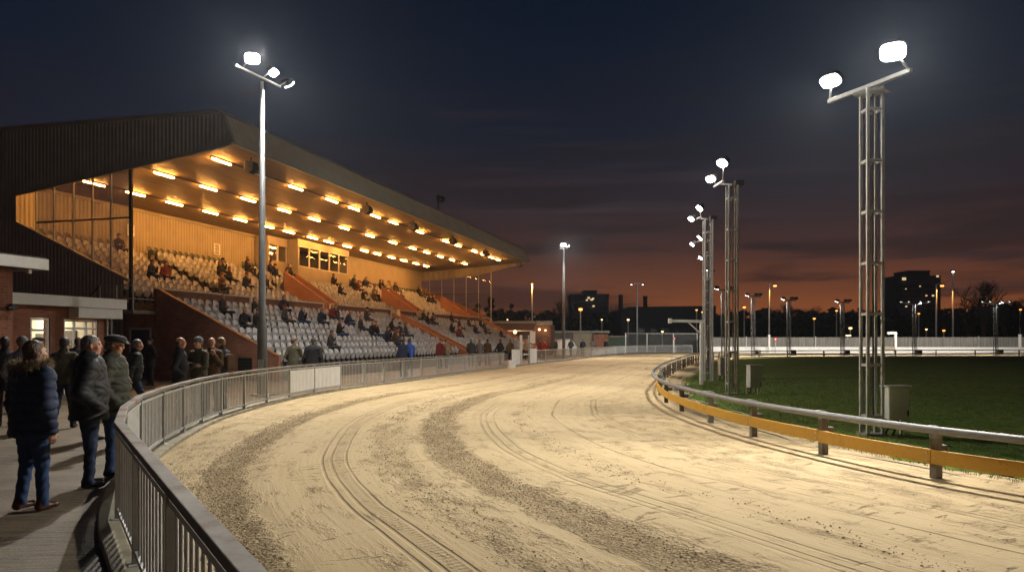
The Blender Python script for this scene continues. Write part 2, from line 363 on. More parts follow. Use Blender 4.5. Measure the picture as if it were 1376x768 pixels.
arc=np.r_[0,np.cumsum(np.hypot(*np.diff(A,axis=0).T))]
wid=np.hypot(*(B-A).T)
OA=np.array([(p.x,p.y) for p in catmull([V2(p) for p in OUT2],10)]); OS=np.r_[0,np.cumsum(np.hypot(*np.diff(OA,axis=0).T))]
flat=XY.reshape(-1,2)
def track_uv(flat):
    u=np.empty(len(flat)); d=np.empty(len(flat))
    for i in range(0,len(flat),2000):
        q=flat[i:i+2000]; a=OA[:-1]; ab=np.diff(OA,axis=0); h=np.einsum('nij,ij->ni',q[:,None]-a[None],ab)/np.einsum('ij,ij->i',ab,ab)
        h=np.clip(h,0,1); dd=np.hypot(*np.moveaxis(q[:,None]-a[None]-h[...,None]*ab[None],2,0)); k=dd.argmin(1); r=np.arange(len(q))
        d[i:i+2000]=dd[r,k]; u[i:i+2000]=OS[k]+h[r,k]*np.hypot(*ab[k].T)
    return u, d-np.clip(.1*(u-8),-.5,2.0)
U_,D_=track_uv(flat)
# shallow ruts in the surface itself
zz=.004+np.zeros(len(flat))
for c,w_,dep in ((.94,.24,.030),(3.9,.30,.028),(2.2,.10,.006),(4.84,.12,.006),(5.6,.2,.015),(2.95,.3,.014)):
    zz+= -dep*np.exp(-((D_-c)/w_)**2)+dep*.6*np.exp(-((D_-c-w_*1.9)/(w_*.7))**2)
zz+=.045
ed=np.minimum(w,1-w); zz*=np.tile(np.clip(ed*14,0.15,1),na)
fs=[(i*nb+j,i*nb+j+1,(i+1)*nb+j+1,(i+1)*nb+j) for i in range(na-1) for j in range(nb-1)]
mb=MB(); mb.add(np.c_[flat,zz].tolist(),fs); trk=mb.build('sand_track',M['sand'],smooth=True,fixn=False)
vi=np.empty(len(trk.data.loops),dtype=np.int64); trk.data.loops.foreach_get('vertex_index',vi)
trk.data.uv_layers[0].data.foreach_set('uv',np.c_[U_[vi],D_[vi]].ravel()); tag(trk,kind='structure')
if trk.data.polygons[0].normal.z<0: trk.data.flip_normals()
# infield lawn
lawn=[]
for a_,b_ in zip(offset(inner,.95),offset(inner,.95)[1:]):
    nd=max(1,min(12,int((b_-a_).length/.12)))
    for k_ in range(nd):
        q_=a_.lerp(b_,k_/nd); dn=(b_-a_).normalized(); j_=(.10*math.sin(len(lawn)*.31)+.07*math.sin(len(lawn)*1.13)+.05*rng.normal()) if q_.y<40 else 0; lawn.append((q_.x+dn.y*j_,q_.y-dn.x*j_))
sheet('infield_lawn',lawn+[(140,40),(60,-5),(12,0)],.018,M['grass'])
# walkway and concourse on the public side
sheet('walkway',[(p.x,p.y) for p in outer if p.y<97]+[(24,100),(0,120),(-60,120),(-60,-20),(1,-20)],-.008,M['tarmac'])
# concrete kerb the railing stands on
def sweep_rect(mb, path, w, z0, z1, m=0, side=0.0):
    P=[Vector((p[0],p[1],0)) for p in path]; n=len(P); vs=[]
    for i,p in enumerate(P):
        d0=(P[i]-P[i-1]).normalized() if i else (P[1]-P[0]).normalized(); d1=(P[i+1]-P[i]).normalized() if i<n-1 else d0
        t=(d0+d1).normalized(); nn=Vector((t.y,-t.x,0)); k=1/max(.5,nn.dot(Vector((d0.y,-d0.x,0))))
        za=p.z
        for s,z in ((-w/2+side,z0),(w/2+side,z0),(w/2+side,z1),(-w/2+side,z1)): vs.append((p.x+nn.x*s*k,p.y+nn.y*s*k,z))
    fs=[(3,2,1,0),tuple(range(4*n-4,4*n))]
    for i in range(n-1):
        for k in range(4): fs.append((i*4+k,i*4+(k+1)%4,(i+1)*4+(k+1)%4,(i+1)*4+k))
    mb.add(vs,fs,m); return mb
km=MB(); sweep_rect(km,[(p.x,p.y) for p in outer if p.y<80],.34,-.02,.075); tag(km.build('kerb',M['kerb'],bevel=.015),kind='structure')

# ------------------------------------------------------------------ railing on the public side
def railing(path, white=(), last=None):
    t=thing('trackside_railing','long curving grey steel railing with upright bars between walkway and sand track','railing',(0,0,0))
    mb=MB(); sweep_rect(mb,path,.085,.905,.955); mb.build('handrail',M['rust_steel'],t,bevel=.006)
    mb=MB(); sweep_rect(mb,path,.04,.135,.175); mb.build('bottom_rail',M['galv'],t)
    mb=MB(); sweep_rect(mb,path,.04,.835,.870); mb.build('upper_rail',M['galv'],t)
    for i,p in enumerate(path):
        a=Vector((path[min(i+1,len(path)-1)][0]-path[max(i-1,0)][0],path[min(i+1,len(path)-1)][1]-path[max(i-1,0)][1],0)).normalized()
        P=Vector((p[0],p[1],0)); mb=MB()
        mb.bar(P+Vector((0,0,.06)),P+Vector((0,0,.906)),.07,.035,up=a)
        mb.bar(P+Vector((0,0,.07))-a*.0,P+Vector((0,0,.082)),.13,.13,up=a)
        mb.build('post',M['galv'],t,bevel=.004)
    for i in range(len(path)-1):
        p=Vector(V2(path[i])); q=Vector(V2(path[i+1])); L=(q-p).length; pitch=.15 if p.y<6.5 else (.105 if p.y<45 else .2)
        n=max(2,int(L/pitch)); mb=MB()
        for k in range(1,n):
            c=p.lerp(q,k/n); r=.0095 if p.y<30 else .009
            mb.tube([c+Vector((0,0,.17)),c+Vector((0,0,.84))],r,6 if p.y<14 else 4,caps=False)
        mb.build('bar_panel',M['bars'],t,smooth=True)
        if i in white:
            d=(q-p).normalized(); nn=Vector((d.y,-d.x,0))
            c0=p+d*.05+nn*.020; c1=q-d*.05+nn*.020; mb=MB()
            nr=int(L/.105)
            for k in range(1,nr):
                c_=c0.lerp(c1,k/nr)+nn*.009; mb.bar(c_+Vector((0,0,.2)),c_+Vector((0,0,.80)),.02,.012,up=d)
            mb.bar(c0+Vector((0,0,.50)),c1+Vector((0,0,.50)),.012,.62); tag(mb.build('white_board',M['white_panel'],t,bevel=.003),'white board fixed across one bay of bars')
    return t
railing(OUT[:26],white=(13,14))
def railing2(path):
    t=thing('trackside_railing','distant grey railing running from the white gate to the far mesh fence','railing',(0,0,0))
    mb=MB(); sweep_rect(mb,path,.06,.92,.97); mb.build('handrail',M['galv'],t)
    mb=MB(); sweep_rect(mb,path,.04,.14,.18); mb.build('bottom_rail',M['galv'],t)
    for i,p in enumerate(path):
        mb=MB(); mb.box(p[0]-.03,p[0]+.03,p[1]-.03,p[1]+.03,0,.92); mb.build('post',M['galv'],t)
    for i in range(len(path)-1):
        p=Vector(V2(path[i])); q=Vector(V2(path[i+1])); n=max(2,int((q-p).length/.17)); mb=MB()
        for k in range(1,n):
            c=p.lerp(q,k/n); mb.box(c.x-.011,c.x+.011,c.y-.011,c.y+.011,.17,.93)
        mb.build('bar_panel',M['galv'],t)
railing2(OUT[29:]+[(11.6,83),(13.2,87),(15.2,90.5),(18,93.6),(21,95.3),(23.2,95.9)])
# white gate in the railing
g=thing('track_gate','pair of white boarded gate leaves with a tall white post in the railing','gate',(0,0,0))
def slab(mb,p,q,z0,z1,th,m=0):
    p=Vector(V2(p)); q=Vector(V2(q)); zc=(z0+z1)/2; return mb.bar(p+Vector((0,0,zc)),q+Vector((0,0,zc)),th,z1-z0,m)
mb=MB(); slab(mb,(.0,46.9),(.50,48.8),.08,1.08,.05); mb.build('gate_leaf',M['white_paint'],g,bevel=.01)
mb=MB(); slab(mb,(1.2,50.7),(1.72,52.4),.08,1.08,.05); mb.build('gate_leaf',M['white_paint'],g,bevel=.01)
mb=MB(); mb.box(.50,.68,48.9,49.05,0,2.0); mb.build('gate_post',M['white_paint'],g,bevel=.01)
mb=MB(); mb.box(1.08,1.19,50.6,50.7,0,2.0); mb.build('gate_post',M['galv'],g)
mb=MB(); slab(mb,(.68,49.1),(1.1,50.6),.68,.74,.04); mb.build('gate_bar',M['white_paint'],g)
bx=MB(); p=at(685,494,43.6); bx.box(-.19,.19,-.15,.15,0,.42); bx.box(-.2,.2,-.16,.16,.42,.46); tag(bx.build('white_box',M['white_paint'],loc=(p.x+.12,43.2,.04),rz=R(18),bevel=.015),'small white box standing at the foot of the railing by the gate','box')

# ------------------------------------------------------------------ inner running rail
def inner_rail(path):
    t=thing('running_rail','low running rail with pale tube on posts above a yellow kick board, bounding the infield','rail',(0,0,0))
    P=[Vector(V2(p)) for p in path]
    tub=[p+Vector((0,0,.645)) for p in catmull([tuple(q) for q in offset(path,-.20)],6)]
    mb=MB(); mb.tube(tub,.046,12); mb.build('rail_tube',M['tube_rail'],t,smooth=True)
    bd=[(p.x,p.y) for p in catmull([tuple(q) for q in offset(path,-.075)],5)]
    po=offset(path,-.075); ky=[i for i,p in enumerate(path) if p[1]<33][-1]; last=None
    for i in range(len(path)-1):
        seg=[p for p in bd[5*i:5*i+6]]; a0=Vector((*seg[0],0)); a1=Vector((*seg[1],0)); b0=Vector((*seg[-1],0)); b1=Vector((*seg[-2],0))
        a0+=(a1-a0).normalized()*.004; b0+=(b1-b0).normalized()*.004; seg[0]=(a0.x,a0.y); seg[-1]=(b0.x,b0.y)
        dzb=rng.normal()*.004; mb=MB(); sweep_rect(mb,seg,.035,.225+dzb,(.395 if i<ky else .34)+dzb); kb=mb.build('kick_board',M['yellow'] if i<ky else M['galv'],t,bevel=.004)
        if i<ky: kb['label']='scuffed yellow board'
        if path[i][1]<28:
            mb=MB(); dd=(a1-a0).normalized(); nn=Vector((-dd.y,dd.x,0))
            for q,zb in ((a0+dd*.05,.27),(a0+dd*.05,.35),(b0+(b1-b0).normalized()*.05,.31)): mb.tube([q+nn*.012+Vector((0,0,zb)),q+nn*.026+Vector((0,0,zb))],.011,6)
            mb.build('bolt',M['galv'],kb)
    for i,p in enumerate(P):
        a=(P[min(i+1,len(P)-1)]-P[max(i-1,0)]).normalized(); nn=Vector((-a.y,a.x,0))   # towards the track
        mb=MB(); mb.bar(p+Vector((0,0,-.05)),p+Vector((0,0,.60)),.10,.10,up=a); mb.build('post',M['post'],t,bevel=.006)
        mb=MB()
        arm=[p+nn*-.07+Vector((0,0,.50)),p+nn*-.09+Vector((0,0,.61)),p+nn*-.03+Vector((0,0,.655)),p+nn*.08+Vector((0,0,.672)),p+nn*.19+Vector((0,0,.665))]
        mb.tube(catmull(arm,4),.013,7)
        mb.build('bracket',M['galv'],t,smooth=True)
        if p.y<30:
            mb=MB(); q=p-nn*.09+a*.02; mb.box(q.x-.07,q.x+.07,q.y-.06,q.y+.06,.36,.44); mb.build('clamp',M['post'],t,bevel=.015)
INN_F=[]
for a_,b_ in zip(INN,INN[1:]):
    INN_F.append(a_)
    if 22<a_[1]<66 and a_[0]<19: INN_F.append(((a_[0]+b_[0])/2-.03,(a_[1]+b_[1])/2))
INN_F.append(INN[-1]); inner_rail(INN_F)
# intermediate brackets crowd the bend in the photo: a cable lies along the grass side
cab=catmull([V2(p) for p in offset(INN[3:12],.32)],8); mb=MB()
mb.tube([Vector((p.x,p.y,.30+.03*math.sin(i*.7))) for i,p in enumerate(cab)],.008,6); tag(mb.build('wire',M['green_wire'],smooth=True),'thin pale wire strung behind the running rail above the grass','wire')
mb=MB(); mb.tube([Vector((p.x+.12*math.sin(i*.45),p.y,.035)) for i,p in enumerate(catmull([V2(p) for p in offset(INN[4:9],.38)],8))],.016,6)
tag(mb.build('hose',M['cable'],smooth=True),'black hose lying on the ground along the foot of the running rail','hose')

# ------------------------------------------------------------------ floodlights
def aim_matrix(pos, target):
    d=(Vector(target)-Vector(pos)).normalized(); q=d.to_track_quat('-Z','Y'); return q
def floodlight(parent, pos, target, size=(.52,.36), lens='lamp_white', mat='dark_metal', power=0, cone=110, blend=.6, rad=.12, yoke=None, color=(1,.94,.84)):
    """pos is world = parent-relative since parents carry no rotation"""
    base=Vector(parent.location); loc=Vector(pos)-base; q=aim_matrix(pos,target); w,h=size
    sup=lambda a,b:[(math.copysign(abs(math.cos(q))**.62,math.cos(q))*a/2,math.copysign(abs(math.sin(q))**.62,math.sin(q))*b/2) for q in np.linspace(0,2*math.pi,25)[:-1]]
    mb=MB(); mb.prism(sup(w,h),lambda p,t:(p[0],p[1],t),.015,.10); mb.box(-w/2+.05,w/2-.05,-h/2+.05,h/2-.05,.10,.16)
    for s in np.linspace(-w/2+.08,w/2-.08,6): mb.box(s-.006,s+.006,-h/2+.07,h/2-.07,.16,.20)
    o=mb.build('floodlight',M[mat],parent,bevel=.01); o.location=loc; o.rotation_mode='QUATERNION'; o.rotation_quaternion=q
    ln=MB(); ln.prism(sup(w-.03,h-.03),lambda p,t:(p[0],p[1],t),-.02,.014); e=ln.build('lens',M[lens],o)
    if yoke is not None:
        y=MB(); a=Vector(pos)+q@Vector((0,0,.1))-base; y.tube([a,Vector(yoke)-base],.018,6); y.build('lamp_bracket',M['galv'],parent,smooth=True)
    if power:
        L=bpy.data.lights.new('floodlight_beam','SPOT'); L.energy=power; L.spot_size=R(cone); L.spot_blend=blend; L.shadow_soft_size=rad; L.color=color
        lo=bpy.data.objects.new('floodlight_beam',L); COL.objects.link(lo); lo.parent=parent
        lo.location=loc+(Vector(target)-Vector(pos)).normalized()*.06; lo.rotation_mode='QUATERNION'; lo.rotation_quaternion=q
    return o
def lattice(name, label, x, y, H, W_=.26, heads=(), cross=None, step=.9, leg=.05, group=None, mat='tower_steel', cabinet=False, fine=True, extra=None):
    t=thing(name,label,'floodlight tower',(x,y,0),0,group)
    for sx_,sy_ in ((-1,-1),(1,-1),(1,1),(-1,1)):
        mb=MB(); mb.box(sx_*W_/2-leg/2,sx_*W_/2+leg/2,sy_*W_/2-leg/2,sy_*W_/2+leg/2,0,H); mb.build('leg',M[mat],t,bevel=.004 if fine else 0)
    z=.35; k=0
    while z<H:
        mb=MB(); h=W_/2
        for (a,b) in (((-h,-h),(h,-h)),((h,-h),(h,h)),((h,h),(-h,h)),((-h,h),(-h,-h))):
            mb.bar((a[0],a[1],z),(b[0],b[1],z),leg*.6,leg*.95)
        mb.build('cross_brace',M[mat],t); z+=step; k+=1
    mb=MB(); mb.tube([(W_*.12,0,.2),(W_*.12,.02,H*.5),(W_*.1,0,H)],.016,6); mb.build('cable_conduit',M['cable'],t)
    mb=MB(); mb.box(-W_/2-.06,W_/2+.06,-W_/2-.06,W_/2+.06,-.02,.05); mb.build('base_plate',M['concrete'],t)
    return t
# near tower on the right
TP=Vector((6.38,13.2,0))
T1=lattice('floodlight_tower','nearest and tallest looking lattice floodlight tower with grey cabinet at its foot, right',TP.x,TP.y,6.12)
mb=MB(); mb.bar((-.42,.80,6.17),(.24,-.85,6.17),.07,.07); mb.bar((-.18,.2,6.08),(.18,-.2,6.08),.3,.06); mb.build('crossarm',M['tower_steel'],T1,bevel=.005)
SUN=(1,.92,.78)
floodlight(T1,(5.97,13.95,6.54),(1.0,11.0,0),(.42,.28),power=2300,cone=96,yoke=(5.97,14.0,6.17))
floodlight(T1,(6.32,12.35,6.47),(1.4,4.6,0),(.42,.32),power=3900,cone=100,yoke=(6.60,12.36,6.17))
specs=[(6.80,23.0,6.45,'second lattice floodlight tower along the infield edge, behind the rail bend',[(6.38,22.6,7.05,(.44,.30)),(6.22,23.3,6.72,(.42,.24))],2400,(0,21,0)),
       (7.95,30.2,6.55,'third lattice floodlight tower along the infield edge, beside the white arm post',[(7.50,29.8,6.95,(.44,.30)),(7.36,30.6,6.65,(.42,.24))],2300,(1,30,0)),
       (9.75,37.2,6.55,'fourth lattice floodlight tower along the infield edge, overlapped by the third',[(9.28,36.8,6.72,(.44,.30)),(9.1,37.6,6.5,(.4,.24))],2300,(3,38,0)),
       (12.1,46.4,6.7,'fifth lattice floodlight tower along the infield edge, half hidden in the row',[(11.7,46.2,6.75,(.44,.3))],2300,(5.5,47,0)),
       (14.6,55.0,6.7,'sixth lattice floodlight tower along the infield edge, smallest of the near row',[(14.3,54.6,6.8,(.44,.3))],2300,(8,58,0))]
for x,y,H,lab,heads,pw,tg in specs:
    T=lattice('floodlight_tower',lab,x,y,H,.30 if y>29 else .27,fine=False,step=.95,group='floodlight towers around the infield')
    mb=MB(); mb.bar((-.36,-.3,H+.08),(-.40,.55,H+.08),.06,.06); mb.bar((0,0,H+.03),(-.40,.1,H+.08),.07,.05); mb.build('crossarm',M['tower_steel'],T)
    mb=MB(); mb.box(.08,.34,-.14,.14,H-.02,H+.16); mb.build('ballast_box',M['black'],T,bevel=.01)
    for k,(hx,hy,hz,sz) in enumerate(heads):
        floodlight(T,(hx,hy,hz),tg,sz,power=pw if k==0 else 0,cone=94,blend=.6,yoke=(x-.38,hy+.1,H+.08))
T1['group']='floodlight towers around the infield'
far_specs=[(972,388,62.5,.55,1),(1012,397,71,.55,1),(1060,402,72.3,.55,1),(1132,405,73.6,.55,1),(1229,406,75,.5,0),(1338,406,76.5,.5,0)]
names=['far lattice tower with lit lamp just right of the second tower','far lattice tower with lit lamp, first standing clear over the lawn','far lattice tower with lit lamp, left of the nearest big tower by two','far lattice tower with lit lamp, close left of the nearest big tower','far lattice tower with two dim side arms before the high rise block','far lattice tower with two dim side arms at the right edge']
for (px,py,Y,W_,lit),lab in zip(far_specs,names):
    p=at(px,py,Y); H=p.z-.15
    T=lattice('floodlight_tower',lab,p.x,Y,H,.27,fine=False,step=1.0,leg=.05,mat='pole',group='floodlight towers around the infield')
    if lit:
        mb=MB(); mb.bar((-.5,0,H+.1),(.7,0,H+.05),.08,.10); mb.build('crossarm',M['dark_metal'],T)
        for k,dx in enumerate((-.62,.2,.6)):
            floodlight(T,(p.x+dx,Y-.2,H+.22),(p.x-2,Y+9,0) if k else (p.x-1.5,Y+9,0),(.42,.28),lens='lamp_mid' if k==0 else 'night_glass',power=5500 if k==0 else 0,cone=118,yoke=(p.x+dx*.9,Y,H+.1))
        mb=MB(); mb.box(.22,.62,-.3,.2,.15,.70); mb.build('control_box',M['black'],T,bevel=.02)
    else:
        mb=MB(); mb.bar((-1.4,0,H+.15),(0,0,H-.05),.06,.06); mb.bar((0,0,H-.05),(1.4,0,H+.15),.06,.06); mb.build('crossarm',M['tower_steel'],T)
        for dx in (-1.4,-.6,.6,1.4): floodlight(T,(p.x+dx,Y-.1,H+.24),(p.x+dx*.6,Y+9,0),(.22,.16),lens='lamp_dim',power=5000 if dx==.6 else 0,cone=140,yoke=(p.x+dx,Y,H+.1))
        mb=MB(); mb.box(.2,.62,-.3,.2,.15,.70); mb.build('control_box',M['black'],T,bevel=.02)
# cabinets
def cabinet(lab,x,y,z0,w,h,d,rz=0):
    t=thing('electrical_cabinet',lab,'cabinet',(x,y,0),rz,'grey cabinets beside the floodlight towers')
    mb=MB(); mb.box(-w/2,w/2,-d/2,d/2,z0,z0+h); mb.build('housing',M['cabinet'],t,bevel=.012)
    mb=MB(); mb.box(-w/2+.02,w/2-.02,-d/2-.016,-d/2-.002,z0+.025,z0+h-.025); o=mb.build('door',M['cabinet'],t,bevel=.006)
    mb=MB(); mb.box(w/2-.06,w/2-.04,-d/2-.03,-d/2-.016,z0+.06,z0+.16); mb.build('handle',M['black'],o)
    mb=MB(); mb.box(-w/2-.02,w/2+.02,-d/2-.03,d/2+.02,z0+h,z0+h+.02); mb.build('top_cover',M['cabinet'],t,bevel=.005)
    for s in (-.1,.06):
        mb=MB(); mb.tube([(s,0,z0),(s-.02,.02,z0-.15),(s-.10,.03,.0)],.018,7); mb.build('cable',M['cable'],t,smooth=True)
    mb=MB(); mb.box(-w*.5,-w*.42,d*.3,d*.5,0,z0+.1); mb.box(w*.42,w*.5,d*.3,d*.5,0,z0+.1); mb.build('stand',M['galv'],t)
cabinet('grey cabinet fixed beside the nearest floodlight tower',6.72,13.05,.31,.40,.57,.22,R(12))
cabinet('grey cabinet behind the second floodlight tower with hanging cable',7.45,22.9,.23,.40,.68,.24,R(8))
cabinet('grey cabinet behind the third floodlight tower, smallest in view',8.62,30.4,.25,.36,.72,.25,R(8))

# tall pole on the public side
PP=Vector((-7.62,22.7,0))
P1=thing('floodlight_pole','tall grey tapered floodlight pole with three blazing heads before the grandstand','floodlight pole',PP)
mb=MB(); mb.tube([(0,0,0),(0,0,2.1),(0,0,2.35),(0,0,9.3)],[.16,.145,.11,.07],14); mb.build('pole',M['pole'],P1,smooth=True)
mb=MB(); mb.tube([(0,0,9.25),(0,0,9.55)],.05,10); mb.bar((-.42,-1.1,9.66),(.32,.75,9.66),.07,.06); mb.build('crossarm',M['tower_steel'],P1,bevel=.005)
mb=MB(); mb.box(-.28,.28,-.28,.28,-.02,.04); mb.build('base_plate',M['galv'],P1)
mb=MB(); mb.box(-.08,.08,-.165,-.14,.6,1.1); mb.build('access_door',M['galv'],P1)
floodlight(P1,(-7.66,21.95,9.98),(-2.6,8.5,0),(.46,.34),power=5200,cone=132,yoke=(-7.9,21.8,9.66))
floodlight(P1,(-7.35,22.95,9.92),(0,22,0),(.42,.28),power=4300,cone=128,yoke=(-7.62,22.7,9.66))
floodlight(P1,(-7.10,23.7,9.82),(2,36,0),(.44,.24),power=4200,cone=128,yoke=(-7.36,23.4,9.66))
P2=thing('floodlight_pole','slim floodlight pole standing alone beyond the far end of the grandstand','floodlight pole',(4.62,66.5,0))
mb=MB(); mb.tube([(0,0,0),(0,0,9.8)],[.15,.09],10); mb.build('pole',M['pole'],P2,smooth=True)
mb=MB(); mb.bar((-.35,-.3,9.82),(.35,.3,9.82),.08,.07); mb.build('crossarm',M['tower_steel'],P2)
floodlight(P2,(4.55,66.1,10.1),(8,56,0),(.5,.34),power=4800,cone=125,yoke=(4.62,66.5,9.82))
floodlight(P2,(5.0,66.9,10.1),(12,72,0),(.42,.28),power=3600,cone=125,yoke=(4.7,66.6,9.82))

# white arm post by the track
g=thing('arm_post','white steel post with long horizontal arm reaching over the inner rail','post',(7.1,27.9,0))
mb=MB(); mb.box(-.055,.055,-.055,.055,0,2.36); mb.build('post',M['white_paint'],g,bevel=.006)
mb=MB(); mb.bar((.09,0,2.38),(-1.14,-.03,2.40),.08,.10); mb.build('arm',M['white_paint'],g,bevel=.006)
mb=MB(); mb.box(-1.24,-1.12,-.09,.06,2.31,2.49); mb.build('arm_cap',M['white_paint'],g,bevel=.01)
mb=MB(); mb.bar((-.05,0,1.95),(-.47,-.01,2.33),.05,.04); mb.build('strut',M['white_paint'],g)
g=thing('arm_post','small distant white post with a short arm beside the far white wall','post',(at(1203,0,80).x,80,0))
mb=MB(); mb.box(-.11,.11,-.11,.11,0,2.3); mb.build('post',M['white_paint'],g)
mb=MB(); mb.box(-.85,.14,-.1,.1,2.3,2.52); mb.build('arm',M['white_paint'],g)
mb=MB(); mb.box(-1.5,-.2,-.4,.1,.55,.95); mb.build('box',M['beige'],g)

# grass tufts near the rail, and loose clods
def scatter_blades():
    vs=[];fs=[]
    cand=np.array([(p.x,p.y) for p in edge_in if p.y<34])
    for k in range(45000):
        y=3+30*rng.random()**1.2; i=np.argmin(abs(cand[:,1]-y)+ (cand[:,1]>60)*99); x0=cand[i,0]
        off=(rng.random()**1.8)*8-.35
        if off<.4 and rng.random()<.6: continue
        x=x0+off; h=.02+.04*rng.random(); w=.003+.004*rng.random()+.0002*y; a=rng.random()*6.28; lean=(rng.random(2)-.5)*.08
        dx,dy=math.cos(a)*w,math.sin(a)*w; b=len(vs)
        vs+=[(x-dx,y-dy,.012),(x+dx,y+dy,.012),(x+lean[0],y+lean[1],.012+h)]; fs.append((b,b+1,b+2))
    m=MB(); m.add(vs,fs); o=m.build('grass',M['blade'],fixn=False); tag(o,kind='stuff')
scatter_blades()
def scatter_clods():
    m=MB(); oct_v=np.array([(1,0,0),(-1,0,0),(0,1,0),(0,-1,0),(0,0,1),(0,0,-1)],float); oct_f=[(0,2,4),(2,1,4),(1,3,4),(3,0,4),(2,0,5),(1,2,5),(3,1,5),(0,3,5)]
    n=0; bands=[(.94,.20,.34),(3.9,.24,.24),(3.0,.28,.12),(-.2,.7,.06),(5.6,.12,.04),(7.8,1.2,.20)]
    OAv=np.array([(p.x,p.y) for p in catmull([V2(p) for p in OUT2],10)]); tn=np.gradient(OAv,axis=0); tn/=np.hypot(*tn.T)[:,None]
    idx=np.where(OAv[:,1]<26)[0]; us=OS[idx]
    pr=np.array([b[2] for b in bands]); pr/=pr.sum()
    while n<20000:
        b=bands[rng.choice(len(bands),p=pr)]; u=1+rng.random()**1.5*24; k=min(np.searchsorted(us,u),len(idx)-1); d=b[0]+rng.normal()*b[1]+np.clip(.1*(u-8),-.5,2)
        d+=.12*math.sin(u*1.7)*(.6 if b[0]<5 else 1.5)
        p=OAv[idx[k]]+np.array((tn[idx[k]][1],-tn[idx[k]][0]))*d+(rng.random(2)-.5)*.3
        if d<.25: continue
        s=.004+.008*rng.random()**3; v=oct_v*np.array((1.5,1.2,.75))*s*(1+.5*(rng.random((6,1))-.5)); a=rng.random()*6.28
        c,sn=math.cos(a),math.sin(a); v=np.c_[v[:,0]*c-v[:,1]*sn+p[0],v[:,0]*sn+v[:,1]*c+p[1],v[:,2]+.047]
        m.add(v.tolist(),oct_f); n+=1
    tag(m.build('sand_clods',M['clod'],fixn=False),kind='stuff')
scatter_clods()
# ================================================================== grandstand
P0=Vector((-15.3,32,0)); ANG=math.atan2(.9625,.2714); GU=Vector((math.cos(ANG),math.sin(ANG),0)); GV=Vector((-math.sin(ANG),math.cos(ANG),0))
def G(t,s,z=0): return P0+GU*t+GV*s+Vector((0,0,z))
LEN=49.0; TL=45.2
lowz=lambda i:.45+.33*i; LOWS=lambda i:-5.75+.72*i
upz=lambda i:3.32+.315*i; UPS=lambda i:1.15+.67*i
soff=lambda s:9.83-(s+3.9)*.065
st=thing('grandstand','large roofed grandstand with glowing orange ceiling, cladded end and two seating tiers','grandstand',P0,ANG)
def poly_part(name, polys, mat, **kw):
    m=MB()
    for poly,a,b in polys: m.prism(poly,lambda p,t:(t,p[0],p[1]),a,b)
    return m.build(name,mat,st,**kw)
# lower terrace steps
prof=[(-5.9,0)]+[q for i in range(8) for q in ((LOWS(i)-(.15 if i==0 else 0),lowz(i)),(LOWS(i+1) if i<7 else 0.0,lowz(i)))]+[(0.0,0)]
poly_part('terrace',[(prof,.18,TL)],M['dark_concrete'])
prof=[(.14,2.9),(1.15,2.9)]+[q for i in range(10) for q in ((UPS(i),upz(i)),(UPS(i+1),upz(i)))]+[(8.2,upz(9)),(8.2,2.4),(.14,2.4)]
poly_part('terrace',[(prof,.06,LEN-.1)],M['dark_concrete'])
# brick front wall between tiers, with gaps for the stairs
GAPS=[(6.6,7.8),(13.9,15.0),(23.6,25.1),(30.2,31.4)]
xs=[0]+[q for g_ in GAPS for q in g_]+[LEN-1.2]
m=MB(); c=MB(); pl=MB()
for a,b in zip(xs[0::2],xs[1::2]):
    m.box(a,b,.003,.137,2.2,3.86); c.box(a-.02,b+.02,-.03,.16,3.86,3.93)
    for e in (a,b):
        if e>.5: pl.box(e-.05,e+.05,-.055,.165,2.7,3.955)
m.build('divider_wall',M['brick_brown'],st); c.build('coping',M['coping'],st,bevel=.01); pl.build('pillar',M['coping'],st)
# raked brick end wall, and the wall under the landing
poly=[(-6.0,0),(-6.0,1.0),(-5.85,1.02),(-.05,3.83),(.0,3.83),(.0,0)]
poly_part('end_wall',[(poly,0,.17)],M['brick'])
poly_part('end_wall_coping',[([(-6.03,1.003),(-6.03,1.07),(-5.85,1.10),(-.06,3.90),(-.06,3.835),(-5.85,1.023)],-.02,.20)],M['ramp_wall'])
poly_part('end_wall',[(poly,TL,TL+.17)],M['ramp_wall'])
m=MB(); m.box(0.0,.17,.003,.30,0,2.9); m.box(0,.17,1.32,1.6,0,2.9); m.box(0,.17,.30,1.32,2.15,2.9); m.box(.012,.16,1.6,9,0,3.4); m.build('end_wall',M['brick'],st)
# low front wall
m=MB(); m.box(.18,TL,-6.0,-5.905,0,.52); m.build('front_wall',M['dark_concrete'],st)
# stair side walls
def rake(t,s0,z0,s1,z1,th=.14,h=.0,base=None):
    return ([(s0,z0-1.2),(s0,z0),(s1,z1),(s1,z1-1.6)],t-th/2,t+th/2)
def rakewall(t,s0,z0,s1,z1):
    poly_part('stair_wall',[rake(t,s0,z0,s1,z1)],M['ramp_wall'],bevel=.012)
    poly_part('stair_wall_cap',[([(s0,z0+.003),(s0,z0+.06),(s1,z1+.06),(s1,z1+.003)],t-.1,t+.1)],M['ramp_wall'])
for t_ in (15.05,16.35,29.1,30.6,42.5): rakewall(t_,.3,3.95,3.4,6.0)
for t_ in (23.55,25.05): rakewall(t_,-5.9,.85,-.12,3.62)
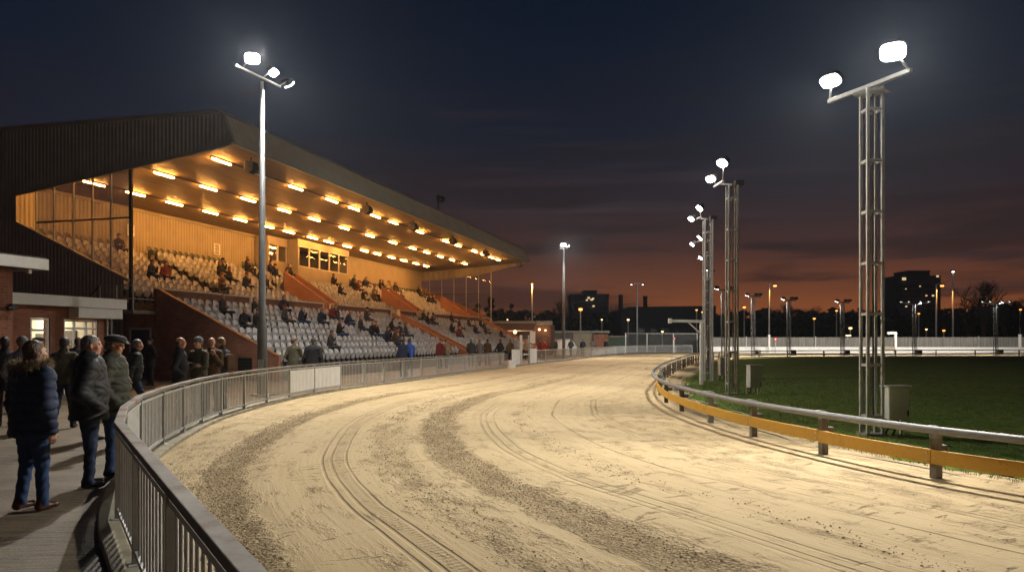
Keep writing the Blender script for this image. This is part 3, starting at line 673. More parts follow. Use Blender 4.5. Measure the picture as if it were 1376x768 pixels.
# back wall, ribbed
def ribbed(name,mat,t0,t1,fn,pitch,depth,parent):
    """ribbed sheet; fn(t)->(list of (a,b) 3D spans at position t, normal direction)"""
    m=MB(); n=int((t1-t0)/pitch*4); prev=None
    for k in range(n+1):
        t=t0+(t1-t0)*k/n; ph=k%4; off=depth if ph in (1,2) else 0.0
        spans=fn(t,off)
        if prev is not None:
            for (a,b),(c_,d) in zip(prev,spans): m.add([a,c_,d,b],[(0,1,2,3)])
        prev=spans
    return m.build(name,mat,parent,fixn=False)
ribbed('back_wall',M['backwall'],.1,LEN,lambda t,o:[((t,8.2-o,6.2),(t,8.2-o,soff(8.2)))],.24,.03,st)
m=MB(); m.box(.1,LEN,8.10,8.18,soff(8.2)-.16,soff(8.2)-.004); m.build('back_wall_trim',M['backwall'],st)
m=MB(); m.box(.1,LEN,8.215,8.4,0,9.6); m.build('rear_wall',M['cladding'],st)
# soffit and roof
m=MB(); m.add([(-.02,-3.9,soff(-3.9)),(LEN+.02,-3.9,soff(-3.9)),(LEN+.02,8.25,soff(8.25)),(-.02,8.25,soff(8.25))],[(0,3,2,1)]); m.build('soffit',M['soffit'],st,fixn=False)
m=MB(); m.add([(-.3,-3.36,11.17),(LEN+.3,-3.36,11.17),(LEN+.3,12.6,11.42),(-.3,12.6,11.42)],[(0,1,2,3)]); m.box(-.2,LEN+.2,12.3,12.5,0,11.4); m.build('roof',M['cladding'],st,fixn=False)
ribbed('fascia',M['fascia'],-.2,LEN+.2,lambda t,o:[((t,-3.92-o*.93,9.80+.0),(t,-3.40-o*.93,11.10))],.30,.025,st)
m=MB(); m.prism([(-3.50,11.09),(-3.42,11.22),(-3.20,11.22),(-3.20,11.16),(-3.38,11.13)],lambda p,t:(t,p[0],p[1]),-.32,LEN+.32)
m.prism([(-4.01,9.77),(-4.01,9.85),(-3.93,9.85),(-3.86,9.80),(-3.86,9.77)],lambda p,t:(t,p[0],p[1]),-.28,LEN+.28); m.build('fascia_trim',M['flashing'],st)
# cladded near end: C-shaped sheet, ribbed
def end_spans(s):
    top=11.16+(s+3.36)*.0155 if s>-3.36 else 9.83+(s+3.9)*2.45
    lo_open=9.83-(s+3.9)*.131            # lower edge of the head panel
    if s<1.22: return [(lo_open,top)]
    if s<7.62: return [(lo_open,top)],
    return [(0,top)]
def gable(t,sign):
    m=MB(); s=-3.9; ph=0; prev=None; segs=[]
    n=int(16.2/.05)
    for k in range(n+1):
        s=-3.9+16.2*k/n; off=.035 if (k%4) in (1,2) else 0.0
        top=11.16+(s+3.36)*.0155 if s>-3.36 else 9.83+(s+3.9)*2.45
        head=(9.83-(s+3.9)*.131,top)
        rk=7.0-(7.55-s)*.442
        segs.append((s,off,head,rk))
    for (s0,o0,h0,r0),(s1,o1,h1,r1) in zip(segs,segs[1:]):
        A_=lambda s,o,z:(t+sign*o,s,z)
        if s1<7.58: m.add([A_(s0,o0,h0[0]),A_(s1,o1,h1[0]),A_(s1,o1,h1[1]),A_(s0,o0,h0[1])],[(0,1,2,3)])
        else: m.add([A_(s0,o0,0),A_(s1,o1,0),A_(s1,o1,h1[1]),A_(s0,o0,h0[1])],[(0,1,2,3)])
        if 1.58<s0 and s1<7.58: m.add([A_(s0,o0,0 if s0>1.62 else 2.9),A_(s1,o1,0 if s0>1.62 else 2.9),A_(s1,o1,r1),A_(s0,o0,r0)],[(0,1,2,3)])
    return m.build('end_cladding',M['cladding'],st,fixn=False)
gable(-.06,-1)
# edge trims of the opening and of the roof verge
m=MB(); m.bar((-.1,-3.9,9.80),(-.1,7.6,8.30),.12,.10); m.build('opening_trim',M['cladding'],st)
m=MB(); m.bar((-.1,1.3,4.24),(-.1,7.6,7.03),.16,.13); m.build('opening_trim',M['flashing'],st)
m=MB(); m.bar((-.1,7.58,6.95),(-.1,7.58,8.36),.14,.12); m.build('opening_trim',M['backwall'],st)
m=MB(); m.bar((-.16,-3.36,11.17),(-.16,12.4,11.42),.2,.13); m.bar((-.16,-3.40,11.2),(-.16,-3.98,9.80),.16,.12); m.build('roof_verge',M['cladding'],st)
# inner face of near end (seen through nothing, but keeps the light in)
# screen of the near end: mullions, transom, panes
def screen(tt,label_t,head,rk,posts,trans):
    for s in posts:
        m=MB(); z0,z1=rk(s),head(s); w=.05 if s>posts[0]+.01 else .075
        m.box(tt-.04,tt+.04,s-w/2,s+w/2,z0,z1); m.build('mullion',M['galv'],st)
    m=MB(); sA=[s for s in np.linspace(posts[0],posts[-1],60) if rk(s)<trans]
    m.box(tt-.03,tt+.03,posts[0],max(sA),trans-.03,trans+.03); m.build('transom',M['dark_metal'],st)
    m=MB(); a,b=posts[0],posts[-1]; m.add([(tt,a,rk(a)),(tt,b,rk(b)),(tt,b,head(b)),(tt,a,head(a))],[(0,1,2,3)]); m.build('screen_glass',M['glass'],st,fixn=False)
ps=[1.3,2.35,3.35,4.4,5.5,6.5]
hd=lambda s:9.83-(s+3.9)*.131; rkf=lambda s:4.24+(s-1.3)*.442
screen(-.02,'',hd,rkf,ps,7.0)
m=MB(); m.box(-.08,.02,1.22,1.36,2.9,9.2); m.build('corner_post',M['dark_metal'],st)
# far end: bulkhead under the soffit and glazed screen below
hd2=lambda s:9.55-(s+3.9)*.075
m=MB()
n=80
for k in range(n):
    s0=-3.7+11.9*k/n; s1=-3.7+11.9*(k+1)/n; o=.03 if k%4 in(1,2) else 0; o1=.03 if (k+1)%4 in(1,2) else 0
    f=lambda s:soff(s)-.02-.95*min(1,(s+3.9)/6)
    m.add([(LEN-o,s0,f(s0)),(LEN-o1,s1,f(s1)),(LEN-o1,s1,soff(s1)),(LEN-o,s0,soff(s0))],[(0,1,2,3)])
m.build('end_bulkhead',M['backwall'],st,fixn=False)
f2=lambda s:soff(s)-.02-.95*min(1,(s+3.9)/6)
screen(LEN-.1,'',f2,lambda s:3.95+(s-1.3)*.46,[.2,1.6,3.0,4.4,5.8,7.2],6.6)
m=MB(); m.prism([(-.0,2.2),(.1,3.9),(8.1,7.4),(8.1,2.2)],lambda p,t:(t,p[0],p[1]),LEN-.09,LEN+.05); m.build('end_wall',M['ramp_wall'],st)
# landing with stair beside the near end
m=MB(); m.box(-1.35,-.10,-.05,1.75,2.78,2.93); m.build('landing',M['concrete'],st,bevel=.01)
m=MB(); m.bar((-1.22,1.2,0),(-1.22,1.2,2.78),.09,.09); m.build('landing_post',M['galv'],st)
m=MB()
for s in (0,.85,1.7): m.bar((-1.30,s,2.93),(-1.30,s,3.98),.045,.045)
for z in (3.4,3.95): m.bar((-1.30,0,z),(-1.30,1.7,z),.04,.04)
for z in (3.4,3.95): m.bar((-1.30,0,z),(-.1,0,z),.04,.04)
m.build('landing_railing',M['galv'],st)
m=MB()
for k in range(10): m.box(-1.3,-.3,1.75+.27*k,2.05+.27*k,2.62-.24*k,2.68-.24*k)
m.bar((-1.32,1.75,2.7),(-1.32,4.6,.2),.05,.22); m.build('landing_stair',M['dark_metal'],st)
m=MB()
for z in (.55,1.0): m.bar((-1.32,1.7,2.95+z),(-1.32,4.6,.4+z),.035,.035)
for k in range(5): m.bar((-1.32,1.8+.65*k,2.75-.57*k),(-1.32,1.8+.65*k,3.9-.57*k),.03,.03)
m.build('stair_railing',M['dark_metal'],st)
# steps seen through the entrance above the landing
m=MB()
for k in range(4): m.box(.5,2.2,.35+.0*k,1.15,2.9+.28*k,3.0+.28*k) if False else m.box(.7+.3*k,1.0+.3*k,.2,1.1,2.9,3.05+.2*k)
m.build('entrance_step',M['ramp_wall'],st)
# blue door under the landing
d=MB(); d.box(-.02,.05,.33,1.29,0,2.13); dd=d.build('blue_door',M['blue_door'],st,bevel=.005); 
d=MB(); d.box(-.05,-.022,.42,.46,.95,1.1); d.build('handle',M['galv'],dd)
d=MB(); d.box(-.04,.06,.24,.325,0,2.2); d.box(-.04,.06,1.295,1.38,0,2.2); d.box(-.04,.06,.325,1.295,2.135,2.2); d.build('door_frame',M['coping'],st)
# dark vent panel near the foot of the raked wall
d=MB(); d.box(-.03,-.002,-4.75,-4.1,.15,.95); vv=d.build('vent_panel',M['black'],st)
d=MB()
for k in range(5): d.box(-.045,-.031,-4.72,-4.13,.22+.14*k,.26+.14*k)
d.build('slat',M['green_paint'],vv)
# press box on the back wall
pb=MB(); pb.box(21.2,28.9,6.25,8.09,6.1,7.05); pb.box(21.2,28.9,6.25,8.09,8.55,9.03); pb.box(21.2,21.35,6.25,8.09,7.05,8.55); pb.box(28.75,28.9,6.25,8.09,7.05,8.55); pb.box(18.7,21.19,7.1,8.09,6.0,7.3); pb.box(18.7,21.19,7.1,8.09,8.4,9.0); pb.box(18.7,18.85,7.1,8.09,7.3,8.4)
box=pb.build('press_box',M['backwall'],st)
for k in range(5):
    a=21.35+k*1.48; b=a+1.48; m=MB()
    m.box(a,a+.05,6.27,6.36,7.05,8.55); m.box(b-.05,b,6.27,6.36,7.05,8.55); m.box(a+.05,b-.05,6.27,6.36,7.05,7.1); m.box(a+.05,b-.05,6.27,6.36,8.5,8.55)
    m.add([(a+.05,6.32,7.1),(b-.05,6.32,7.1),(b-.05,6.32,8.5),(a+.05,6.32,8.5)],[(0,1,2,3)],1)
    m.build('window',[M['frame_white'],M['glass']],box)
m=MB(); 
for a,b in ((18.9,19.95),(20.0,21.1)):
    m.box(a,a+.05,7.12,7.2,7.3,8.4); m.box(b-.05,b,7.12,7.2,7.3,8.4)
    m.add([(a+.05,7.16,7.3),(b-.05,7.16,7.3),(b-.05,7.16,8.4),(a+.05,7.16,8.4)],[(0,1,2,3)],1)
m.build('window',[M['frame_white'],M['glass']],box)
m=MB(); m.box(21.4,28.7,7.95,8.05,7.05,8.55); m.build('inner_wall',M['dark_concrete'],box)
# small wall signs with numbers, on the back wall
def text_obj(name, body, size, mat, parent, loc, rot, ext=.004):
    cu=bpy.data.curves.new(name,'FONT'); cu.body=body; cu.size=size; cu.align_x='CENTER'; cu.align_y='CENTER'; cu.extrude=ext; cu.space_line=.9
    o=bpy.data.objects.new(name,cu); COL.objects.link(o)
    dg=bpy.context.evaluated_depsgraph_get(); me=bpy.data.meshes.new_from_object(o.evaluated_get(dg)); bpy.data.objects.remove(o)
    me.materials.clear(); me.materials.append(mat)
    o=bpy.data.objects.new(name,me); COL.objects.link(o); o.parent=parent; o.location=loc; o.rotation_euler=rot; return o
def wall_sign(lab,t,s,z,w,h,lines,mat='white_paint'):
    o=thing('wall_sign',lab,'sign',G(t,s,z),ANG)
    m=MB(); m.box(-w/2,w/2,-.02,.02,-h/2,h/2); m.build('sign_board',M[mat],o,bevel=.006)
    m=MB()
    for k in range(lines):
        zc=h*(.34-.68*k/max(1,lines-1)); ww=w*(.34 if k%2==0 else .26)
        x=-ww
        while x<ww-.03:
            q=.03+.05*random.random(); m.box(x,min(x+q,ww),-.026,-.021,zc-h*.055,zc+h*.055); x+=q+.025
    m.build('lettering',M['dark_metal'],o)
wall_sign('small white notice on the cream back wall, near the screened end',7.3,8.1,7.75,.50,.62,4)
wall_sign('small white notice on the cream back wall, closer to the press box',14.6,8.1,7.55,.62,.72,5)
wall_sign('pale lettered board on the brick dividing wall above the lower stair',21.9,-.04,3.42,1.9,.42,2,'coping')

# ------------------------------------------------------------------ ceiling lights
ordn=['first','second','third','fourth','fifth','sixth','seventh','eighth','ninth','tenth','eleventh','twelfth','thirteenth','fourteenth','fifteenth','sixteenth','seventeenth','eighteenth','nineteenth','twentieth','twenty-first','twenty-second','twenty-third','twenty-fourth']
ROWS=[(-2.0,'front',[1.7,7.7,11.4,14.1,17.0,19.7,24.3,29.6,32.5,36.9,39.4,42.0,44.1]),
      (1.65,'middle',[2.4,5.5,8.8,12.3,15.7,19.6,23.5,27.5,31.4,34.5,37.8,40.9,44.5]),
      (5.4,'rear',[2.1,4.7,7.5,10.5,13.3,16.2,18.7,21.8,24.1,27.0,30.0,32.4,35.3,38.0,40.9,43.5])]
def mk_light():
    o=thing('ceiling_light','','ceiling light',(0,0,0),ANG,'orange strip lights under the grandstand ceiling')
    m=MB(); m.box(-.70,.70,-.05,.05,.03,.085); m.build('housing',M['dark_metal'],o)
    m=MB(); m.box(-.62,.62,-.032,.032,-.035,.03); m.build('tube',M['tube'],o); return o
proto=None
for s,rn,ts in ROWS:
    for k,t_ in enumerate(ts):
        if proto is None: o=proto=mk_light()
        else: o=copy_tree(proto)
        o.location=G(t_,s,soff(s)-.10); o['label']=f'lit orange strip light, {ordn[k]} from the near end in the {rn} ceiling row'
    if rn=='front':
        o=copy_tree(proto); o.location=G(4.5,s,soff(s)-.10); o['label']='unlit strip light in the front ceiling row, between the first and second lit ones'
        for ch in kids(o):
            if ch.name.startswith('tube'): ch.material_slots[0].link='OBJECT'; ch.material_slots[0].material=M['white_paint']
    m=MB(); m.box(1,46,-.035,.035,0,.03); tag(m.build('light_conduit',M['dark_metal'],loc=G(0,s,soff(s)-.033),rz=ANG),f'dark conduit linking the {rn} row of ceiling lights','conduit')
# loudspeakers hanging near the fascia
for k,(t_,s) in enumerate(((2.0,-3.3),(13.2,-3.3),(20.0,-3.3),(27.7,-3.3),(36.1,-3.3),(46.5,-3.5))):
    o=thing('loudspeaker',f'black loudspeaker hanging under the roof edge, {ordn[k]} from the near end','loudspeaker',G(t_,s,soff(s)-.45),ANG,'loudspeakers under the roof edge')
    m=MB(); m.prism([(-.24,.20),(.18,.26),(.26,-.12),(.0,-.30),(-.26,-.16)],lambda p,t:(t,p[0],p[1]),-.20,.20); m.build('cabinet',M['black'],o,bevel=.03)
    m=MB(); m.tube([(0,0,.2),(0,0,.45)],.03,6); m.build('hanger',M['dark_metal'],o)
    m=MB(); m.tube([(0,-.19,-.1),(0,-.30,-.16)],[.12,.17],12); m.build('horn',M['dark_metal'],o,smooth=True)
# camera bracket on the roof
o=thing('roof_floodlight','small dark unlit lamp on a bracket on top of the roof edge','lamp',G(24.8,-3.25,11.2),ANG)
m=MB(); m.tube([(0,0,0),(0,0,.75)],.05,8); m.bar((-.25,0,.05),(.25,0,.05),.1,.08); m.build('bracket',M['dark_metal'],o)
m=MB(); m.tube([(-.12,0,.35),(-.25,0,1.0),(-.1,0,1.15)],.06,8); m.build('hood',M['dark_metal'],o,smooth=True)
m=MB(); m.tube([(.0,0,.95),(.35,-.2,.85)],[.16,.26],12); m.build('lamp_head',M['dark_metal'],o,smooth=True)

# ------------------------------------------------------------------ seats
def seat_mesh():
    m=MB()
    # curved, rounded back shell
    nu,nv=9,7; w,h=.192,.21
    for face,(dy,flip) in enumerate(((0,False),(.025,True))):
        vs=[]
        for j in range(nv):
            for i in range(nu):
                a=-1+2*i/(nu-1); b=-1+2*j/(nv-1)
                x=a*math.sqrt(1-.5*abs(b)**3*b*b*.9)*w; z=b*math.sqrt(max(0,1-.45*abs(a)**4))*h
                vs.append((x,.05*b-.06*a*a+dy+.02,.60+z))
        fs=[(j*nu+i,j*nu+i+1,(j+1)*nu+i+1,(j+1)*nu+i) for j in range(nv-1) for i in range(nu-1)]
        m.add(vs,fs if not flip else [f[::-1] for f in fs])
    # tipped-up pan
    vs=[]; n=12
    for k in range(n):
        a=2*math.pi*k/n; vs.append((math.copysign(abs(math.cos(a))**.7,math.cos(a))*.19,-.12-.05*math.sin(a),.46+math.copysign(abs(math.sin(a))**.7,math.sin(a))*.16))
    vs2=[(x,y+.04,z) for x,y,z in vs]
    m.add(vs+vs2,[tuple(range(n-1,-1,-1)),tuple(range(n,2*n))]+[(k,(k+1)%n,(k+1)%n+n,k+n) for k in range(n)])
    m.box(-.03,.03,-.06,.06,.0,.40,1); m.box(-.2,.2,-.01,.03,.34,.38,1)
    return m
sm=seat_mesh()
AIS_L=[(23.3,25.3)]; AIS_U=[(6.5,7.8),(14.9,16.5),(28.95,30.75)]
slots=[]
for tier,nrow,zf,SS,ais,t1 in (('lower',8,lowz,LOWS,AIS_L,44.9),('upper',10,upz,UPS,AIS_U,47.5)):
    for i in range(nrow):
        k=0; t_=.62+(0 if tier=='lower' else .1)
        while t_<t1:
            if not any(a<t_<b for a,b in ais): slots.append((tier,i,t_,SS(i)+.50,zf(i)))
            t_+=.5
import bisect
def vis_key(sl):
    p=G(sl[2],sl[3],sl[4]+.5); return p.length
slots.sort(key=vis_key)
def in_view(sl):
    p=G(sl[2],sl[3],sl[4]+.5); x=688+FOC*p.x/p.y; return x>30
vis=[s_ for s_ in slots if in_view(s_)]
near=vis[:300]; rest=[s_ for s_ in slots if s_ not in set(near)]
smesh=None; rmesh=None
for tier,i,t_,s,z in near:
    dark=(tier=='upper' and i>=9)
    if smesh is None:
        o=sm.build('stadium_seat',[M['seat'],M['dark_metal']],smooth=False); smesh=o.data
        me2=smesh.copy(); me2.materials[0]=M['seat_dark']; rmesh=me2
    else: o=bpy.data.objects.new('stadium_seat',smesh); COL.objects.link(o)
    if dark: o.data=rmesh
    o.location=G(t_,s,z); o.rotation_euler=(random.gauss(0,.03),random.gauss(0,.012),ANG+random.gauss(0,.04))
    tag(o,f'{"dark" if dark else "grey"} tip-up plastic seat in the {ordn[i]} row of the {tier} tier','seat',f'seats in the {ordn[i]} row of the {tier} tier')
def many(name,sel,mats):
    bv=np.array(sm.v); m=MB(); 
    for tier,i,t_,s,z in sel: a_=random.gauss(0,.05); b_=random.gauss(0,.03); rb=bv.copy(); rb[:,0]=bv[:,0]-a_*bv[:,1]; rb[:,1]=bv[:,1]+a_*bv[:,0]-b_*bv[:,2]; m.add((rb+np.array((t_,s,z))).tolist(),sm.f); m.m[-len(sm.f):]=sm.m
    return m.build(name,mats,loc=P0,rz=ANG,fixn=False)
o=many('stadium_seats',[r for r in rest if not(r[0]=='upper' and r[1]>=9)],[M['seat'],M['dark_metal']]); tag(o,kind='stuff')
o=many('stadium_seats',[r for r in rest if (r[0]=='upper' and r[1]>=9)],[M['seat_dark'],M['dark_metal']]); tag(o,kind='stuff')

# ------------------------------------------------------------------ low brick buildings at the left
bl=thing('clubhouse','low brick clubhouse with white canopy, lit window and glazed door left of the grandstand','building',P0,ANG)
SF=-3.9
def wall_with_holes(mb,t0,t1,z1,holes,s0,th=.25):
    x=t0
    for a,b,za,zb in holes:
        mb.box(x,a,s0,s0+th,0,z1)
        if za>0: mb.box(a,b,s0,s0+th,0,za)
        mb.box(a,b,s0,s0+th,zb,z1); x=b
    mb.box(x,t1,s0,s0+th,0,z1)
m=MB(); wall_with_holes(m,-12.5,-6.62,2.72,[(-9.48,-8.82,1.0,2.35),(-8.33,-7.02,0,2.33)],SF); m.box(-6.87,-6.62,SF+.25,4,0,2.72); m.build('wall',M['brick'],bl)
m=MB(); m.box(-12.6,-6.35,SF-.45,5,2.73,3.0); m.build('roof',M['concrete'],bl)
m=MB(); m.box(-12.6,-6.33,SF-.50,SF-.46,2.70,3.02); m.build('canopy_fascia',M['white_paint'],bl,bevel=.008)
m=MB(); m.box(-8.2,-6.45,SF-.44,SF-.05,2.38,2.69); m.build('door_hood',M['white_paint'],bl,bevel=.008)
def glazed(name,a,b,za,zb,bars,mat_int):
    m=MB(); y0,y1=SF+.03,SF+.10
    m.box(a,a+.06,y0,y1,za,zb); m.box(b-.06,b,y0,y1,za,zb); m.box(a+.06,b-.06,y0,y1,zb-.06,zb); m.box(a+.06,b-.06,y0,y1,za,za+.06)
    for bx_ in bars:
        if bx_[0]=='v': m.box(bx_[1]-.03,bx_[1]+.03,y0,y1,za+.06,zb-.06)
        else: m.box(a+.06,b-.06,y0+.005,y1-.005,bx_[1]-.03,bx_[1]+.03)
    w_=m.build(name,M['frame_white'],bl)
    m=MB(); m.add([(a+.06,SF+.065,za+.06),(b-.06,SF+.065,za+.06),(b-.06,SF+.065,zb-.06),(a+.06,SF+.065,zb-.06)],[(0,1,2,3)]); m.build('pane',M['glass'],w_,fixn=False)
glazed('window',-9.47,-8.83,1.01,2.34,[('h',1.98)],None)
glazed('glazed_door',-8.32,-7.03,.01,2.32,[('v',-7.9),('v',-7.45),('h',2.05)],None)
# the lit room behind
m=MB(); m.box(-6.98,-6.875,SF+.26,.2,.02,2.66); m.box(-12.2,-6.9,.2,.25,0,2.7); m.box(-12.2,-6.88,SF+.25,.2,0,.02); m.build('room_wall',plain('room_paint',(.72,.67,.54),.8,0,.08,2),bl)
m=MB(); m.add([(-12.2,SF+.26,2.68),(-6.9,SF+.26,2.68),(-6.9,.2,2.68),(-12.2,.2,2.68)],[(3,2,1,0)]); m.build('room_ceiling',M['backwall'],bl,fixn=False)
m=MB(); m.box(-7.02,-6.985,SF+.9,SF+1.5,.02,2.0); m.box(-7.01,-6.985,SF+1.9,SF+2.6,1.2,1.9); m.box(-7.01,-6.985,SF+.35,SF+.7,1.3,1.75); m.box(-8.3,-7.7,-1.2,-1.1,.9,1.9); m.box(-7.5,-7.2,-.9,-.8,0,2.0); m.box(-9.3,-8.8,.1,.18,1.4,2.0); m.build('room_fitting',M['dark_concrete'],bl)
m=MB(); m.box(-9.6,-8.4,-2.0,-1.8,2.62,2.66); m.box(-8.1,-7.0,-2.0,-1.8,2.62,2.66); m.build('room_lamp',emit('room_lamp',(1,.88,.66),75),bl)
m=MB(); m.tube([(-6.72,SF-.06,0),(-6.72,SF-.06,2.4)],.04,8); m.build('downpipe',M['galv'],bl,smooth=True)
# small lamp on corner
nb_=thing('brick_block','tall plain red brick block with white roof fascia at the left edge','building',(-12.75,19.0,0),ANG)
m=MB(); m.box(-9,0,0,7,0,3.5); m.build('wall',M['brick'],nb_)
m=MB(); m.box(-9.2,.5,-.55,7,3.52,3.82); m.build('roof',M['dark_concrete'],nb_)
m=MB(); m.box(-9.2,.52,-.60,-.552,3.50,3.78); m.box(.504,.55,-.55,7,3.50,3.78); m.build('roof_fascia',M['white_paint'],nb_,bevel=.008)
m=MB(); m.box(-.12,.0,-.14,-.002,2.45,2.6); m.tube([(-.06,-.08,2.53),(-.3,-.2,2.48)],.04,8); tag(m.build('security_camera',M['black'],nb_),'small black camera high on the brick corner')
m=MB(); m.box(.15,.25,-.35,-.25,3.40,3.498); m.build('eaves_lamp',M['white_paint'],nb_)
# ================================================================== people (grown from a blended distance field, meshed by surface nets)
def surface_nets(d, org, h):
    s=d<0; c=s[:-1,:-1,:-1]
    corners=[(0,0,0),(1,0,0),(0,1,0),(1,1,0),(0,0,1),(1,0,1),(0,1,1),(1,1,1)]
    n=np.array(d.shape)-1
    sl=lambda a,o:a[o[0]:o[0]+n[0],o[1]:o[1]+n[1],o[2]:o[2]+n[2]]
    cnt=sum(sl(s,o).astype(np.int8) for o in corners); act=(cnt>0)&(cnt<8)
    idx=np.full(act.shape,-1,np.int64); I=np.argwhere(act); idx[act]=np.arange(len(I))
    acc=np.zeros((len(I),3)); w=np.zeros(len(I))
    V=[d[I[:,0]+o[0],I[:,1]+o[1],I[:,2]+o[2]] for o in corners]
    for a in range(8):
        for b in range(a+1,8):
            da=np.abs(np.array(corners[a])-np.array(corners[b])).sum()
            if da!=1: continue
            va,vb=V[a],V[b]; m=(va<0)!=(vb<0); t=np.where(m,va/np.where(m,va-vb,1),0)
            p=np.array(corners[a])[None]+t[:,None]*(np.array(corners[b])-np.array(corners[a]))[None]
            acc+=p*m[:,None]; w+=m
    P=org+h*(I+acc/w[:,None])
    F=[]
    for ax in range(3):
        o=[0,0,0]; o[ax]=1
        a=s[:-1,:-1,:-1]; b=s[o[0]:o[0]+n[0],o[1]:o[1]+n[1],o[2]:o[2]+n[2]]
        E=np.argwhere(a!=b); u,v=[(1,2),(2,0),(0,1)][ax]
        E=E[(E[:,u]>0)&(E[:,v]>0)]
        du=np.zeros(3,int); du[u]=1; dv=np.zeros(3,int); dv[v]=1
        q=[idx[tuple((E-x).T)] for x in (0*du,du,du+dv,dv)]
        Q=np.stack(q,1); fl=a[tuple(E.T)]; Q[~fl]=Q[~fl][:,::-1]; F.append(Q)
    F=np.concatenate(F); F=F[(F>=0).all(1)]
    return P,F
class Field:
    def __init__(s,lo,hi,h):
        s.h=h; s.lo=np.array(lo,float); n=np.ceil((np.array(hi)-s.lo)/h).astype(int)+1
        s.ax=[s.lo[i]+h*np.arange(n[i]) for i in range(3)]; s.D={}
        s.n=n
    def grp(s,g):
        if g not in s.D: s.D[g]=np.full(s.n,.25)
        return s.D[g]
    def _loc(s,lo,hi):
        r=[]
        for i in range(3):
            a=max(0,int((lo[i]-s.lo[i])/s.h)-1); b=min(s.n[i],int((hi[i]-s.lo[i])/s.h)+3); r.append(slice(a,max(b,a+1)))
        X=np.stack(np.meshgrid(*[s.ax[i][r[i]] for i in range(3)],indexing='ij'),-1); return tuple(r),X
    def put(s,g,r,d,k):
        A=s.grp(g); a=A[r]
        if k>0:
            hh=np.clip(.5+.5*(a-d)/k,0,1); A[r]=a*(1-hh)+d*hh-k*hh*(1-hh)
        else: A[r]=np.minimum(a,d)
    def cone(s,g,a,b,ra,rb,k=.03,sq=None):
        a=np.array(a,float); b=np.array(b,float); mx=max(ra,rb)+.12
        r,X=s._loc(np.minimum(a,b)-mx,np.maximum(a,b)+mx)
        S=np.array(sq if sq else (1,1,1),float); Xs=X/S; A=a/S; B=b/S
        ba=B-A; L=max(ba@ba,1e-9); t=np.clip(((Xs-A)@ba)/L,0,1)
        d=(np.linalg.norm(Xs-A-t[...,None]*ba,axis=-1)-(ra+(rb-ra)*t))*min(S); s.put(g,r,d,k)
    def ell(s,g,c,rad,k=.02,rot=None):
        c=np.array(c,float); rad=np.array(rad,float); m=max(rad)+.08
        r,X=s._loc(c-m,c+m); Q=X-c
        if rot is not None: Q=Q@rot
        k0=np.linalg.norm(Q/rad,axis=-1); k1=np.linalg.norm(Q/rad**2,axis=-1)+1e-9; s.put(g,r,k0*(k0-1)/k1,k)
    def cut(s,g,fn):
        A=s.grp(g); X=np.stack(np.meshgrid(*s.ax,indexing='ij'),-1); s.D[g]=np.maximum(A,fn(X))
    def mod(s,g,fn):
        X=np.stack(np.meshgrid(*s.ax,indexing='ij'),-1); s.D[g]=s.grp(g)+fn(X)
    def mesh(s,order):
        gs=[g for g in order if g in s.D]; A=np.stack([s.D[g] for g in gs]); d=A.min(0)
        P,F=surface_nets(d,s.lo,s.h)
        C=P[F].mean(1); I=np.clip(np.rint((C-s.lo)/s.h).astype(int),0,s.n-1)
        mt=A[:,I[:,0],I[:,1],I[:,2]].argmin(0)
        return P,F,mt,gs
def np_mesh(name,P,F,mt,mats):
    me=bpy.data.meshes.new(name); me.from_pydata(P.tolist(),[],F.tolist())
    for m in mats: me.materials.append(m)
    me.polygons.foreach_set('material_index',mt.astype(np.int32)); me.polygons.foreach_set('use_smooth',[True]*len(F)); me.update(); return me

def cloth(name,col,rough=.8,sheen=0):
    t=NT(name); c=t.coord(); n1=t.noise(c,5,5,.6); nf=t.noise(c,60,3)
    t.set(Base_Color=t.mix(t.step(n1,.35,.7),tuple(x*.84 for x in col),tuple(min(1,x*1.12) for x in col)),Roughness=rough); t.b.inputs['Specular IOR Level'].default_value=.35
    b=t.bump(n1,.22,.02); t.bump(nf,.25,.004,b); return t.mat
CL={'black':(.012,.012,.014),'navy':(.014,.022,.052),'charcoal':(.035,.036,.04),'olive':(.075,.068,.040),'dark green':(.038,.045,.032),'brown':(.08,.045,.022),'blue':(.02,.06,.30),'maroon':(.14,.02,.022),'red':(.35,.035,.025),'grey':(.14,.14,.145),'tan':(.26,.18,.10),'white':(.5,.5,.49),'cream':(.36,.32,.24),'denim':(.022,.05,.13),'dark denim':(.018,.032,.07)}
MC={k:cloth('cloth_'+k.replace(' ','_'),v) for k,v in CL.items()}
MC['quilt black']=cloth('quilted_black',(.016,.016,.017),.65); MC['quilt navy']=cloth('quilted_navy',(.014,.026,.064),.7); MC['quilt green']=cloth('quilted_green',(.040,.042,.028),.75)
def skinm(name,col):
    t=NT(name); c=t.coord(); n1=t.noise(c,14,4); t.set(Base_Color=t.mix(n1,tuple(x*.85 for x in col),col),Roughness=.5); t.b.inputs['Subsurface Weight'].default_value=.08; t.b.inputs['Subsurface Radius'].default_value=(.01,.004,.002); return t.mat
SK=[skinm('skin_fair',(.50,.29,.20)),skinm('skin_ruddy',(.46,.23,.15)),skinm('skin_tan',(.34,.19,.12))]
def hairm(name,col):
    t=NT(name); c=t.coord(); n1=t.noise(t.mapping(c,(90,90,9)),1.0,4,.6)
    t.set(Base_Color=t.mix(t.step(n1,.35,.68),tuple(x*.35 for x in col),tuple(x*1.35 for x in col)),Roughness=.5); t.bump(n1,.8,.01); return t.mat
HR={'brown':hairm('hair_brown',(.085,.042,.018)),'dark':hairm('hair_dark',(.02,.015,.011)),'grey':hairm('hair_grey',(.17,.155,.14)),'fair':hairm('hair_fair',(.26,.17,.075))}
